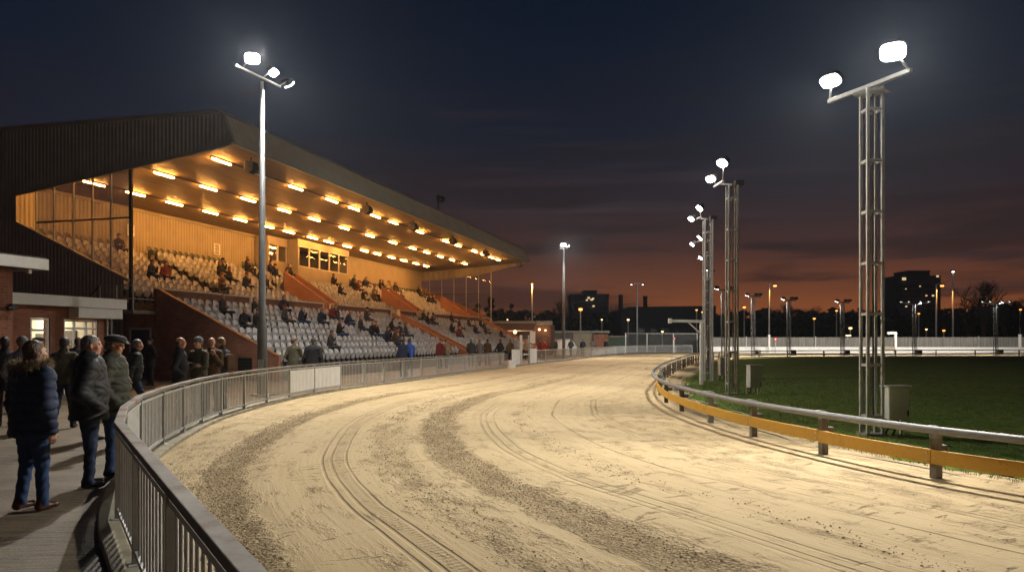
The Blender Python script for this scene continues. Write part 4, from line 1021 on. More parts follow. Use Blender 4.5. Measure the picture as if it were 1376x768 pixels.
SHOE=cloth('shoe_leather_black',(.012,.011,.010),.4); SHOEB=cloth('shoe_leather_brown',(.085,.03,.016),.4)
EYEM=plain('eye_dark',(.03,.025,.02),.2,0,.1,5,0); LIP=skinm('lip',(.36,.14,.11))
ORD=['jacket','trousers','skin','shoes','eye','lip']
def rotm(yaw,pitch=0): return np.array(Euler((pitch,0,yaw)).to_matrix())

def hand(F,w,d,n,th,curl=.5,k=.006):
    """palm and five bent fingers. w wrist, d towards the fingers, n palm-side normal, th side of the thumb"""
    w=np.array(w,float); d=np.array(d,float)/np.linalg.norm(d); n=np.array(n,float); n=n-(n@d)*d; n/=np.linalg.norm(n); sd=np.cross(d,n); sd=sd if sd@np.array(th,float)>0 else -sd
    for o in (-.022,0,.022): F.cone('skin',w+sd*o*.6,w+d*.085+sd*o,.021,.018,.014)
    for o,L in ((.030,.068),(.010,.078),(-.011,.072),(-.031,.056)):
        a=w+d*.085+sd*o; m=a+(d*math.cos(curl*.7)+n*math.sin(curl*.7))*L*.55; e=m+(d*math.cos(curl*1.7)+n*math.sin(curl*1.7))*L*.5
        F.cone('skin',a,m,.0098,.009,k); F.cone('skin',m,e,.009,.0078,k)
    a=w+d*.025+sd*.026; m=a+(d*.75+sd*.6+n*.2)*.045; e=m+(d*.9+sd*.1+n*.45)*.035
    F.cone('skin',a,m,.0125,.011,.008); F.cone('skin',m,e,.011,.009,.005)
def head(F,c,yaw,pitch=0,face=True):
    Rm=rotm(yaw,pitch); T=lambda *p:np.array(c)+Rm@np.array(p,float)
    F.ell('skin',T(0,-.018,.032),(.074,.094,.088),.02,Rm); F.ell('skin',T(0,.022,-.022),(.060,.068,.092),.03,Rm); F.ell('skin',T(0,.040,-.082),(.040,.042,.030),.025,Rm)
    F.cone('skin',T(0,.084,.018),T(0,.102,-.022),.009,.0135,.014); F.ell('skin',T(0,.074,.030),(.050,.018,.012),.012,Rm)
    F.ell('skin',T(0,.082,-.058),(.026,.012,.014),.01,Rm)
    for s in (-1,1):
        F.ell('skin',T(s*.077,-.008,-.006),(.011,.021,.032),.006,Rm); F.ell('skin',T(s*.042,.062,-.022),(.022,.02,.02),.02,Rm)
        if face: F.ell('eye',T(s*.031,.079,.010),(.013,.010,.008),0,Rm)
    if face: F.ell('lip',T(0,.090,-.058),(.023,.010,.007),0,Rm)
def hair_mesh(c,yaw,pitch,style,h=.011):
    Rm=rotm(yaw,pitch); c=np.array(c,float); T=lambda *p:c+Rm@np.array(p,float)
    F=Field(c-np.array((.2,.22,.42)),c+np.array((.2,.22,.20)),h)
    big={'short':.012,'crop':.007,'long':.012,'bald':.006}[style]
    F.ell('h',T(0,-.020,.034),(.074+big,.094+big,.088+big),.02,Rm)
    if style in('short','crop'): F.ell('h',T(0,-.05,-.03),(.066+big*.6,.06+big,.07),.03,Rm)
    if style=='bald': F.ell('h',T(0,-.05,-.03),(.07,.062,.065),.02,Rm)
    if style=='long':
        F.cone('h',T(-.058,-.025,.0),T(-.064,.0,-.15),.028,.026,.03); F.cone('h',T(.058,-.025,.0),T(.064,.0,-.15),.028,.026,.03); F.cone('h',T(0,-.05,.0),T(0,-.07,-.17),.066,.06,.04,(1,.8,1))
    q=lambda X:(X-c)@Rm
    if style=='long': F.cut('h',lambda X:np.minimum((q(X)[...,1]-.035)*.9,(.62*(q(X)[...,1]-.06)-.78*(q(X)[...,2]-.055))))
    elif style=='bald': F.cut('h',lambda X:np.maximum(q(X)[...,2]-.03,q(X)[...,1]+.02))
    else: F.cut('h',lambda X:np.maximum(.62*(q(X)[...,1]-.055)-.78*(q(X)[...,2]-.05),-.09-q(X)[...,2]-0*X[...,0]))
    F.mod('h',lambda X:.004*np.sin(X[...,0]*160+3*np.sin(X[...,2]*50))*np.cos(X[...,1]*120))
    P,Q,mt,_=F.mesh(['h']); return P,Q,mt
def hat_mesh(c,yaw,pitch,style):
    Rm=rotm(yaw,pitch); c=np.array(c,float); T=lambda *p:c+Rm@np.array(p,float); F=Field(c-np.array((.24,.26,.12)),c+np.array((.24,.26,.24)),.010); q=lambda X:(X-c)@Rm
    if style=='cap':
        F.ell('h',T(0,-.012,.072),(.098,.128,.052),.03,Rm); F.ell('h',T(0,.02,.088),(.092,.110,.040),.03,Rm); F.ell('h',T(0,.122,.045),(.075,.055,.011),.02,rotm(yaw,pitch-.25)); F.cut('h',lambda X:.030-q(X)[...,2]-.12*0)
    else:
        F.ell('h',T(0,-.016,.045),(.092,.112,.100),.02,Rm); F.cut('h',lambda X:.022-q(X)[...,2]+.25*np.clip(q(X)[...,1],-.1,0)*0); F.cone('h',T(-.07,0,.03),T(.07,0,.03),.03,.03,.02,(1,1,1)); F.ell('h',T(0,-.012,.035),(.096,.116,.028),.01,Rm)
        F.mod('h',lambda X:.0025*np.sin(np.arctan2(q(X)[...,0],q(X)[...,1])*26))
    P,Q,mt,_=F.mesh(['h']); return P,Q,mt
def man(h=.012,hem=.80,arms=('pocket','pocket'),stride=0.0,lean=0.0,yaw=0.0,pitch=0.0,puff=0.0,bulk=1.0,hood=False,seated=0,face=True,crouch=0,female=False):
    """returns body mesh data and head centre; stands facing +Y, feet on z=0 (seated: origin on the floor under the seat front)"""
    lo,hi=((-.62,-.62,-.05),(.62,.62,1.86)) if not seated else ((-.5,-.55,-.03),(.5,.75,1.45))
    F=Field(lo,hi,h)
    L=np.array((0,math.sin(lean),math.cos(lean)))      # trunk axis
    pel=np.array((0,0,.93)) if not seated else np.array((0,-.10,.53))
    if seated:
        sp=.09 if seated!=3 else .14
        legs=[((s*.09,-.08,.50),(s*(sp+.04),.36,.53),(s*(sp+.03),.36-.06*(i if seated==2 else 0)+.05*(1-i)*(seated==4),.09)) for i,s in enumerate((-1,1))]
    else:
        legs=[]
        for s in (-1,1):
            sw=stride*s; hipp=np.array((s*.09,0,.90)); kn=hipp+np.array((s*.012,math.sin(sw)*.42+.015,-math.cos(sw)*.42)); back=max(0,-sw); sw2=sw-back*1.0-.04
            an=kn+np.array((s*.008,math.sin(sw2)*.41,-math.cos(sw2)*.41)); legs.append((hipp,kn,an))
        low=min(l[2][2] for l in legs)-.075
    dz=0 if seated else -low
    tr=lambda p:np.array(p,float)+np.array((0,0,dz))
    # trousers and shoes
    F.cone('trousers',tr(pel+(-.05,0,0)),tr(pel+(.05,0,0)),.125*bulk,.125*bulk,.04,(1,.85,1))
    for hp,kn,an in legs:
        hp,kn,an=tr(hp),tr(kn),tr(an); F.cone('trousers',hp,kn,.095*bulk,.066,.03); F.cone('trousers',kn,an+np.array((0,0,.0)),.066,.056,.03)
        fw=(an-kn); fy=np.array((0,1,0)) if (an[2]<.16 or seated) else np.array((0,.55,-.83))
        hl=an+np.array((0,-.035,-.035)); F.cone('shoes',hl,hl+fy*.165,.042,.036,.02,(1,1,.9)); F.cone('shoes',an+np.array((0,-.01,.03)),hl,.05,.042,.02)
    F.mod('trousers',lambda X:.006*np.sin(X[...,2]*46+6*np.sin(X[...,0]*13+X[...,1]*9))*np.cos(X[...,1]*30+2*np.sin(X[...,2]*12)))
    if not seated or True:
        lowest=min(tr(l[2])[2] for l in legs)-.075
        F.cut('shoes',lambda X:(lowest+.004)-X[...,2])
    # jacket
    pz=tr(pel); hip=pz+L*.02; chest=pz+L*.38; sh=pz+L*.475; nk=pz+L*.56
    wb=1.0 if not female else .92
    F.cone('jacket',hip,chest,.178*bulk,.185*bulk*wb,.05,(1,.74,1)); F.ell('jacket',pz+L*.18+np.array((0,.035,0)),(.165*bulk,.135*bulk,.17),.06)
    sx_=.155*wb*(1+(bulk-1)*.75); F.cone('jacket',sh+(-sx_,0,-.02),sh+(sx_,0,-.02),.078*(1+(bulk-1)*.5),.078*(1+(bulk-1)*.5),.05); F.cone('jacket',sh+(0,-.02,-.01),sh+L*.07,.105,.068,.04)
    if not seated:
        F.cone('jacket',hip,np.array((0,pz[1],hem)),.178*bulk,.192*bulk,.04,(1,.80,1)); F.cut('jacket',lambda X:hem-X[...,2])
    else: F.cone('jacket',hip,hip+np.array((0,.10,.0)),.175*bulk,.14,.04,(1,.85,1))
    if hood:
        F.ell('jacket',sh+np.array((0,-.13,.015)),(.15,.075,.085),.04)
    else: F.cone('jacket',nk+np.array((0,-.012,-.055)),nk+np.array((0,-.018,.012)),.078,.072,.02)
    wr=[]
    for s,mode in zip((-1,1),arms):
        ak=1+(bulk-1)*.8; S=sh+np.array((s*.185*wb*(1+(bulk-1)*.75),0,-.03)); f=L
        P=lambda x,y,z:np.array((s*x,y,z))
        nohand=False; hd=None
        if mode=='pocket': el=S+P(.085,-.085,-.275); w_=el+P(-.055,.175,-.165); nohand=True
        elif mode=='down': el=S+P(.06,-.03,-.29); w_=el+P(.0,.06,-.245); hd=((0,.18,-1),P(-1,.1,0),(0,1,0))
        elif mode=='fwd': el=S+P(.04,.13,-.25); w_=el+P(-.01,.16,-.19); hd=((0,.6,-.8),P(-1,0,0),(0,1,.3))
        elif mode=='back': el=S+P(.05,-.14,-.25); w_=el+P(0,-.02,-.245); hd=((0,.1,-1),P(-1,.1,0),(0,1,0))
        elif mode=='fold': el=S+P(.05,.07,-.26); w_=el+P(-.25,.16,.02 if s>0 else .05); hd=(P(-1,-.05,.05),(0,-.6,-.5),(0,0,1))
        elif mode=='rail': el=S+P(.06,.12,-.24); w_=el+P(-.04,.22,-.04); hd=((0,1,-.3),(0,-.3,-1),P(-1,0,0))
        elif mode=='phone': el=S+P(.03,.10,-.25); w_=el+P(-.10,.16,.20); hd=(P(-.3,.25,1),P(-.4,-1,0),P(-1,0,0))
        elif mode=='face': el=S+P(.02,.14,-.23); w_=el+P(-.13,.10,.22); hd=(P(-.3,-.1,1),P(-.4,-1,0),P(-1,0,.2))
        elif mode=='lap': el=S+P(.05,-.01,-.26); w_=el+P(-.10,.23,-.07); hd=(P(-.45,1,-.15),(0,-.1,-1),P(-1,0,0))
        elif mode=='knee': el=S+P(.03,.11,-.26); w_=el+P(-.12,.22,.02); hd=(P(-.6,.8,-.1),(0,-.1,-1),P(-.3,0,1))
        fat=.012 if puff else 0
        F.cone('jacket',S,el,(.070+fat)*ak,(.060+fat)*ak,.035); F.cone('jacket',el,w_,(.058+fat)*ak,.046*ak+fat*.6,.03)
        if not nohand:
            F.cone('skin',w_-.02*np.array(hd[0])/np.linalg.norm(hd[0]),w_+.02*np.array(hd[0])/np.linalg.norm(hd[0]),.026,.024,.01); hand(F,w_+.012*np.array(hd[0])/np.linalg.norm(hd[0]),hd[0],hd[1],hd[2],.55 if mode!='rail' else .8)
    if puff: F.mod('jacket',lambda X:-puff*(np.abs(np.sin(X[...,2]*math.pi/.095))**.6-.6)+.003*np.sin(X[...,0]*60+4*np.sin(X[...,2]*30)))
    else: F.mod('jacket',lambda X:.0055*np.sin(X[...,2]*34+5*np.sin(X[...,0]*16+X[...,1]*11))*np.cos(X[...,0]*27+X[...,1]*22+2*np.sin(X[...,2]*15)))
    hc=nk+L*.135+np.array((0,.03+math.sin(lean)*.02,0))
    F.cone('skin',nk-L*.07,hc+np.array((0,-.012,-.05)),.060,.056,.02)
    head(F,hc,yaw,pitch,face)
    return F,hc
def finish(F): return F.mesh(ORD)
def person(lab,pos,heading,jacket,trousers,skin=0,shoes=None,hair=('short','brown'),hat=None,cat='person',group=None,scale=1.0,**kw):
    """heading: world direction angle (radians, 0 = +Y away from the camera, positive to the left)"""
    F,hc=man(**kw); P,Q,mt,gs=finish(F)
    mm={'jacket':MC[jacket],'trousers':MC[trousers],'skin':SK[skin],'shoes':shoes or SHOE,'eye':EYEM,'lip':LIP}
    me=np_mesh('person',P,Q,mt,[mm[g] for g in gs]); o=bpy.data.objects.new('person',me); COL.objects.link(o)
    o.location=pos; o.rotation_euler=(0,0,heading); o.scale=(scale,)*3; tag(o,lab,cat,group)
    yaw,pitch=kw.get('yaw',0),kw.get('pitch',0)
    if hair:
        P,Q,mt=hair_mesh(hc,yaw,pitch,hair[0]); hm=np_mesh('hair',P,Q,mt,[HR[hair[1]]]); ho=bpy.data.objects.new('hair',hm); COL.objects.link(ho); ho.parent=o
    if hat:
        P,Q,mt=hat_mesh(hc,yaw,pitch,hat[0]); hm=np_mesh('hat',P,Q,mt,[MC[hat[1]]]); ho=bpy.data.objects.new('flat_cap' if hat[0]=='cap' else 'beanie',hm); COL.objects.link(ho); ho.parent=o
    return o,hc
gp=lambda x,y:Vector(((x-688)/FOC*(1700/(y-HOR)),1700/(y-HOR),0))      # ground point under a photo pixel
PI=math.pi
# near group on the walkway
o,hc=person('person in navy padded parka with fur-trimmed hood and jeans, walking with their back turned',gp(44,684),-.50,'quilt navy','denim',0,SHOEB,('long','brown'),h=.0105,hem=.76,arms=('down','down'),stride=.05,puff=.013,bulk=1.36,hood=True,yaw=-.18,female=True,scale=.965)
def fur(parent,c):
    m=MB(); c=Vector(c)
    for k in range(5200):
        a=rng.random()*2*PI; cx=math.cos(a)*.170; sy=math.sin(a)*.155
        p=c+Vector((cx,-.060+sy,-.135+.12*sy)); b=Vector((cx*4+rng.normal()*.5,sy*4+rng.normal()*.5,.5+rng.normal()*.6)).normalized()
        p=p+b*.012+Vector(rng.normal(size=3)*.022); e=p+b*(.035+.03*rng.random())+Vector((0,0,-.01)); s=b.cross(Vector((0,0,1))).normalized()*.0028
        m.add([p-s,p+s,e],[(0,1,2)])
    return m.build('fur_trim',FUR,parent,fixn=False)
t=NT('fur'); gi=t.n('NewGeometry'); t.set(Base_Color=t.ramp(gi.outputs['Random Per Island'],[(0,(.10,.065,.03)),(.5,(.26,.18,.09)),(1,(.45,.34,.20))]),Roughness=.8); FUR=t.mat
fur(o,hc)
person('bareheaded person in black padded jacket and jeans at the railing, hands in pockets',Vector((-4.90,8.62,0)),-1.05,'quilt black','dark denim',1,SHOE,('crop','grey'),h=.0105,hem=.78,arms=('pocket','pocket'),puff=.007,bulk=1.36,yaw=-.12)
person('person in grey flat cap and dark green padded jacket at the railing, seen in profile',Vector((-5.02,9.35,0)),-1.30,'quilt green','denim',1,SHOE,('crop','grey'),('cap','charcoal'),h=.0105,hem=.78,arms=('pocket','pocket'),puff=.012,bulk=1.30,yaw=-.1,pitch=-.12)
person('person in dark olive jacket and jeans walking away towards the lit clubhouse',gp(86,575),.12,'olive','dark denim',0,SHOE,('short','dark'),h=.0125,hem=.86,arms=('down','back'),stride=.16,bulk=1.05,yaw=-.1,lean=.03)
person('person in grey beanie and pale coat at the far left, before the brick wall',Vector((-8.95,13.6,0)),.5,'grey','black',0,None,('short','fair'),('beanie','grey'),h=.014,hem=.72,arms=('pocket','pocket'),yaw=.1)
person('person in black coat half behind the grey beanie at the far left',Vector((-9.95,14.6,0)),.9,'black','black',0,None,('short','dark'),h=.014,hem=.7,arms=('pocket','pocket'))
person('person in dark cap and black coat before the clubhouse window',Vector((-11.3,17.7,0)),-.4,'black','black',0,None,('short','dark'),('cap','black'),h=.015,hem=.75,arms=('pocket','pocket'))
person('person in black jacket standing at the glazed clubhouse door',Vector((-11.55,19.8,0)),.2,'charcoal','dark denim',1,None,('short','brown'),h=.015,hem=.8,arms=('down','down'))
person('person in brown coat partly hidden behind the black padded jacket',Vector((-7.1,12.6,0)),-.9,'brown','black',1,None,('short','brown'),h=.014,hem=.7,arms=('pocket','pocket'))
person('person in cream coat and grey cap just behind the green padded jacket',Vector((-6.35,11.9,0)),-1.35,'cream','charcoal',1,None,('short','grey'),('cap','grey'),h=.013,hem=.7,arms=('pocket','pocket'))
person('person in black quilted jacket striding off before the blue door, rear foot lifted',Vector((-8.35,16.4,0)),-.95,'quilt black','dark denim',1,None,('short','grey'),h=.013,hem=.84,arms=('down','back'),stride=.36,lean=.10,puff=.010,bulk=1.15)
person('person in black coat standing in the shade beside the blue door',Vector((-13.4,27.6,0)),2.4,'black','black',0,None,('short','dark'),h=.017,hem=.7,arms=('pocket','pocket'))
# group by the brick end wall
person('person with receding hair in long black coat, leftmost of the group by the brick wall',Vector((-7.10,15.9,0)),-1.25,'black','black',1,None,('bald','brown'),h=.0125,hem=.62,arms=('pocket','pocket'),yaw=-.15,bulk=1.05)
person('person in grey beanie and olive parka with folded arms, facing the camera',Vector((-6.86,16.3,0)),PI-.25,'olive','black',0,None,('short','brown'),('beanie','grey'),h=.0125,hem=.72,arms=('fold','fold'),yaw=-.1,female=True)
person('person in brown jacket standing half hidden between two others by the brick wall',Vector((-6.98,17.3,0)),PI+.2,'brown','black',1,None,('bald','grey'),h=.014,hem=.75,arms=('phone','down'))
person('person with fair hair and dark jacket, rightmost of the group by the brick wall',Vector((-6.95,17.8,0)),1.25,'charcoal','grey',0,None,('short','fair'),h=.0125,hem=.86,arms=('fwd','fwd'),yaw=.1)
b=MB(); b.prism([(-.12,-.18),(.12,-.18),(.13,.10),(.07,.18),(-.07,.18),(-.13,.10)],lambda p,t:(p[0],t,p[1]),-.07,.07)
tag(b.build('rucksack',MC['brown'],loc=(-6.74,17.72,1.18),rz=1.25,bevel=.03),'brown rucksack worn on the back of the fair haired person by the wall','rucksack')
# standing between the railing and the seats
person('person in olive brown coat standing at the foot of the lower seats, seen from behind',Vector(((395-688)/FOC*26.5,26.5,0)),-.2,'olive','black',1,None,('short','brown'),h=.016,hem=.66,arms=('pocket','phone'),yaw=-.7,bulk=1.06)
person('person in broad black jacket standing at the foot of the lower seats, seen from behind',Vector(((421-688)/FOC*25.6,25.6,0)),-.1,'black','black',1,None,('short','dark'),h=.016,hem=.8,arms=('down','down'),bulk=1.28,pitch=-.3)
person('person in bright blue jacket standing behind the railing',Vector(((547-688)/FOC*33.5,34.2,0)),.3,'blue','charcoal',0,None,('short','dark'),h=.02,hem=.85,arms=('down','fwd'))
person('person in dark jacket just left of the bright blue jacket',Vector(((540-688)/FOC*33.5,34.0,0)),-.3,'navy','black',0,None,('short','dark'),h=.02,hem=.85,arms=('down','pocket'))
F_,hc_=man(h=.02,hem=.76,arms=('pocket','down')); Ps,Qs,mts,gss=finish(F_); hs=hair_mesh(hc_,0,0,'short',.016)
F_,hc2_=man(h=.02,hem=.8,arms=('fwd','pocket'),stride=.12,yaw=.4); P2s,Q2s,mt2s,gs2s=finish(F_); hs2=hair_mesh(hc2_,.4,0,'short',.016)
far_base=[(np_mesh('person',Ps,Qs,mts,[MC['black'],MC['black'],SK[0],SHOE,EYEM,LIP][:len(gss)]),np_mesh('hair',*hs,[HR['dark']])),(np_mesh('person',P2s,Q2s,mt2s,[MC['black'],MC['black'],SK[0],SHOE,EYEM,LIP][:len(gs2s)]),np_mesh('hair',*hs2,[HR['brown']]))]
def recolor(o,mats):
    for i,m in enumerate(mats):
        if m is None or i>=len(o.material_slots): continue
        o.material_slots[i].link='OBJECT'; o.material_slots[i].material=m
def far_person(lab,x,Y,heading,jac,tro,kind,hair='dark',z=0):
    b,hm=far_base[kind]; o=bpy.data.objects.new('person',b); COL.objects.link(o); o.location=((x-688)/FOC*Y,Y,z); o.rotation_euler=(0,0,heading)
    recolor(o,[MC[jac],MC[tro],SK[random.randrange(3)]]); ho=bpy.data.objects.new('hair',hm); COL.objects.link(ho); ho.parent=o; recolor(ho,[HR[hair]])
    tag(o,lab,'person','people standing beyond the railing'); return o
FP=[('person in maroon jacket standing by the raked stair wall',591,44.0,2.6,'maroon','black'),('person in tan coat just right of the maroon jacket by the stair wall',600,44.5,-2.4,'tan','charcoal'),
('person in charcoal coat at the railing, leftmost before the far lower seats',633,47,.2,'charcoal','black'),('person in pale grey coat between two dark coats before the far lower seats',644,48.5,.6,'grey','denim'),('person in brown coat at the railing before the far lower seats',655,49,-.3,'brown','black'),
('person in black coat behind the railing just left of the white gate',672,50,.9,'black','black'),('person in dark olive coat nearest the white gate leaf on its left',686,51,-.6,'olive','black'),
('person in cream coat standing inside the gate opening under the lamp',708,62,PI,'cream','brown'),('person in red coat right of the gate before the far hut',731,66,2.2,'red','black'),('person in dark red coat just left of the red coat by the far hut',725,68,-2.0,'maroon','black'),
('person in black coat standing alone right of the far hut corner',747,72,1.0,'black','black'),('person in charcoal coat beside the white tarpaulin heap',767,78,.3,'charcoal','black'),('person in navy coat at the far railing before the beige panel',783,79,2.8,'navy','black'),('person in grey coat at the far railing right of the beige panel',796,82,-.4,'grey','black'),('person in black coat highest at the far railing near the mesh fence',814,84,2.4,'black','black')]
for k,(lab,x,Y,hd_,j,tr_) in enumerate(FP): far_person(lab,x,Y,hd_,j,tr_,k%2,['dark','brown','grey','fair'][k%4])

# seated spectators
SEATP=[dict(arms=('lap','lap'),seated=1),dict(arms=('knee','knee'),seated=3,lean=.38,pitch=.1),dict(arms=('fold','fold'),seated=2,yaw=.3),dict(arms=('face','lap'),seated=4,lean=.15),dict(arms=('lap','phone'),seated=1,lean=.12,yaw=-.4,pitch=-.25)]
sbase=[]
for k,kw in enumerate(SEATP):
    F_,hc_=man(h=.021,face=False,**kw); P_,Q_,mt_,gs_=finish(F_)
    sbase.append((np_mesh('person',P_,Q_,mt_,[MC['black'],MC['black'],SK[0],SHOE][:len(gs_)]),np_mesh('hair',*hair_mesh(hc_,kw.get('yaw',0),kw.get('pitch',0),'short',.017),[HR['dark']]),np_mesh('hat',*hat_mesh(hc_,kw.get('yaw',0),kw.get('pitch',0),'beanie'),[MC['grey']]),gs_))
LOWP=[(287,418),(329,443),(341,440),(345,427),(376,430),(397,432),(440,427),(437,439),(458,453),(449,472),(478,441),(485,430),(499,453),(508,455),(516,458),(525,447),(539,453),(532,467),(454,432),(556,426),(564,431),(586,439),(600,445),(615,453),(625,437),(601,431),(644,439),(637,448),(531,461),(541,450),(654,450),(668,452),(352,436),(466,438),(573,436),(612,441),(650,444),(384,421)]
UPP=[(273,334),(300,337),(320,336),(350,340),(130,323),(226,377),(297,369),(307,380),(343,347),(344,377),(361,392),(329,366),(290,388),(357,352),(210,377),(298,374),(372,390),(331,390),(371,365),(403,393),(411,367),(428,372),(442,382),(454,375),(479,371),(498,379),(516,374),(474,390),(484,394),(461,399),(491,406),(508,408),(527,410),(537,411),(542,408),(512,389),(502,385),(393,361),(459,371),(452,368),(477,366),(516,372),(520,387),(572,406),(582,409),(593,415),(566,401),(496,396),(364,372),(381,378)]
def on_tier(x,y,tier):
    r=Vector(((x-688)/FOC,1,(HOR-y)/FOC)); s0,zb,sl=((-5.75+.5,.45+.45,.33/.72) if tier=='lower' else (1.15+.5,3.32+.45,.315/.67))
    rv=r.dot(GV); pv=P0.dot(GV); # z = zb + sl*(s-s0)
    lam=(zb+sl*(-pv-s0)-EYE)/(r.z-sl*rv); p=r*lam; return ((p-P0).dot(GU),(p-P0).dot(GV))
occ={}
for tier,pts,nrow,S0,dS in (('lower',LOWP,8,-5.75,.72),('upper',UPP,10,1.15,.67)):
    for x,y in pts:
        t_,s=on_tier(x,y,tier); i=int(np.clip(round((s-S0-.5)/dS),0,nrow-1))
        if tier=='upper' and i>8: i=8
        t_=max(.7,min(t_,44.5 if tier=='lower' else 47)); t_=.62+(0 if tier=='lower' else .1)+.5*round((t_-.62-(0 if tier=='lower' else .1))/.5)
        while (tier,i,round(t_,2)) in occ: t_+=.5
        occ[(tier,i,round(t_,2))]=1
pal=['black']*6+['navy','charcoal','charcoal','charcoal','brown','olive','maroon','dark green','navy','grey','cream']
RED_N=0
byrow={}
for tier,i,t_ in occ: byrow.setdefault((tier,i),[]).append(t_)
for (tier,i),ts in sorted(byrow.items()):
    for k,t_ in enumerate(sorted(ts)):
        b=random.randrange(5); me,hm,cm,gs_=sbase[b]; j=random.choice(pal)
        if tier=='lower' and random.random()<.45: j=random.choice(['black','navy','charcoal'])
        s=(LOWS(i) if tier=='lower' else UPS(i))+.34; z=(lowz(i) if tier=='lower' else upz(i))
        o=bpy.data.objects.new('person',me); COL.objects.link(o); o.location=G(t_,s,z+.0); o.rotation_euler=(0,0,ANG+PI+random.uniform(-.35,.35)); o.scale=(1.04,)*3
        recolor(o,[MC[j],MC[random.choice(['black','dark denim','charcoal','denim'])],SK[random.randrange(3)],SHOE])
        cap=random.random()<.28
        ho=bpy.data.objects.new('beanie' if cap else 'hair',cm if cap else hm); COL.objects.link(ho); ho.parent=o; recolor(ho,[MC[random.choice(['grey','black','maroon','navy'])] if cap else HR[random.choice(['dark','brown','grey','fair'])]])
        tag(o,f'person in {j} coat seated in {ordn[i]} row of {tier} tier, {ordn[k]} from left','person','spectators seated in the grandstand')
# ================================================================== background
# far white wall and plank fence behind it
t=thing('track_wall','long low white wall along the far side of the track','wall'); m=MB(); sweep_rect(m,WALLP,.2,0,.80); m.build('wall',M['white_panel'],t)
t['label']='long low white painted wall along the far bend of the track'
fw=[(p.x,p.y) for p in offset(WALLP,-.9)]
t=thing('plank_fence','long weathered grey plank fence above the far white wall','fence')
fp=catmull([V2(p) for p in fw],10)
m=MB(); sweep_rect(m,[(p.x,p.y) for p in fp],.05,.3,2.0); 
mt_=NT('grey_planks'); c=mt_.coord('UV'); sx=mt_.n('SeparateXYZ'); mt_.l(c,sx.inputs[0])
fr_=mt_.math('FRACT',mt_.math('MULTIPLY',sx.outputs[0],1/.16)); gap=mt_.step(fr_,.0,.12); nz=mt_.noise(mt_.mapping(c,(6.2,.4,1)),1.0,4)
mt_.set(Base_Color=mt_.mix(gap,(.03,.03,.03),mt_.ramp(nz,[(.3,(.15,.145,.13)),(.7,(.30,.29,.27))])),Roughness=.85)
m.build('boards',mt_.mat,t)
for i,p in enumerate(fp[::10]):
    m=MB(); m.box(p.x-.06,p.x+.06,p.y-.16,p.y-.04,0,2.1); m.build('post',M['galv'],t)
for k,(px,lab) in enumerate(((1029,'slim pale post rising above the plank fence, on its left part'),(1361,'slim pale post rising above the plank fence, by the right edge'))):
    p=at(px,470,86 if k else 92); m=MB(); m.box(-.10,.10,-.10,.10,0,.0+2.25); m.box(-.13,.13,-.13,.13,2.25,2.3); tag(m.build('marker_post',M['white_paint'],loc=(p.x,p.y-1.2,0)),lab,'post')
def disc_sign(lab,p,r,mat='red',pole=True):
    t=thing('sign',lab,'sign',(p.x,p.y,0))
    m=MB(); m.tube([(0,-.03,p.z),(0,.03,p.z)],r,20); m.build('sign_face',M[mat],t)
    m=MB(); m.tube([(0,-.034,p.z),(0,-.031,p.z)],r*.45,16); m.build('emblem',M['white_paint'],t)
    m=MB(); m.box(-.03,.03,.035,.09,0,p.z+r*.5); m.build('sign_pole',M['galv'],t)
disc_sign('red round sign before the far plank fence',at(1042,455.5,91),.26)
disc_sign('small red sign hung on the tall mesh fence',at(906,454.5,93.5),.17)
# tall mesh fence at the end of the straight
MF=[(14.2,93),(17.6,97),(21.3,98.2),(24.6,98.8)]
t=thing('mesh_fence','tall grey mesh fence at the far end of the straight','fence')
for i,p in enumerate(MF): m=MB(); m.box(p[0]-.05,p[0]+.05,p[1]-.05,p[1]+.05,0,2.55); m.build('post',M['galv'],t)
m=MB(); sweep_rect(m,MF,.06,2.46,2.53); m.build('top_rail',M['galv'],t)
tm=NT('wire_mesh'); c=tm.coord('UV'); sx=tm.n('SeparateXYZ'); tm.l(c,sx.inputs[0])
ga=tm.math('ABSOLUTE',tm.math('SINE',tm.math('MULTIPLY',tm.math('ADD',sx.outputs[0],sx.outputs[1]),math.pi/.09))); gb=tm.math('ABSOLUTE',tm.math('SINE',tm.math('MULTIPLY',tm.math('SUBTRACT',sx.outputs[0],sx.outputs[1]),math.pi/.09)))
al=tm.math('LESS_THAN',tm.math('MINIMUM',ga,gb),.17); tm.set(Base_Color=(.2,.21,.2),Roughness=.5,Alpha=al)
for a,b in zip(MF,MF[1:]):
    m=MB(); m.add([(a[0],a[1],.05),(b[0],b[1],.05),(b[0],b[1],2.46),(a[0],a[1],2.46)],[(0,1,2,3)]); m.build('mesh_panel',tm.mat,t,fixn=False)
# hut at the end of the grandstand
h1=thing('brick_hut','flat roofed brick hut with two wall lamps beyond the grandstand','building',(at(718.5,0,84).x,84,0),R(-8))
m=MB(); m.box(-4.6,0,0,6,0,3.45); m.box(.003,1.75,.9,6,0,3.45); m.build('wall',M['brick_brown'],h1)
m=MB(); m.box(-4.8,0.1,-.25,6.1,3.46,3.78); m.build('roof',M['night_roof'],h1)
m=MB(); m.box(.11,1.95,.62,.72,3.36,3.84); m.box(-4.8,.1,-.30,-.255,3.50,3.80); m.build('roof_fascia',M['concrete'],h1)
m=MB()
m.box(-3.0,-.2,-1.6,-.01,2.62,2.72); m.build('porch_roof',M['white_paint'],h1)
m=MB(); m.box(-2.95,-2.85,-1.55,-1.45,0,2.62); m.box(-.35,-.25,-1.55,-1.45,0,2.62); m.build('porch_post',M['white_paint'],h1)
m=MB(); m.box(-.35,.25,-1.7,-1.62,1.3,2.6); m.build('notice_board',M['white_paint'],h1)
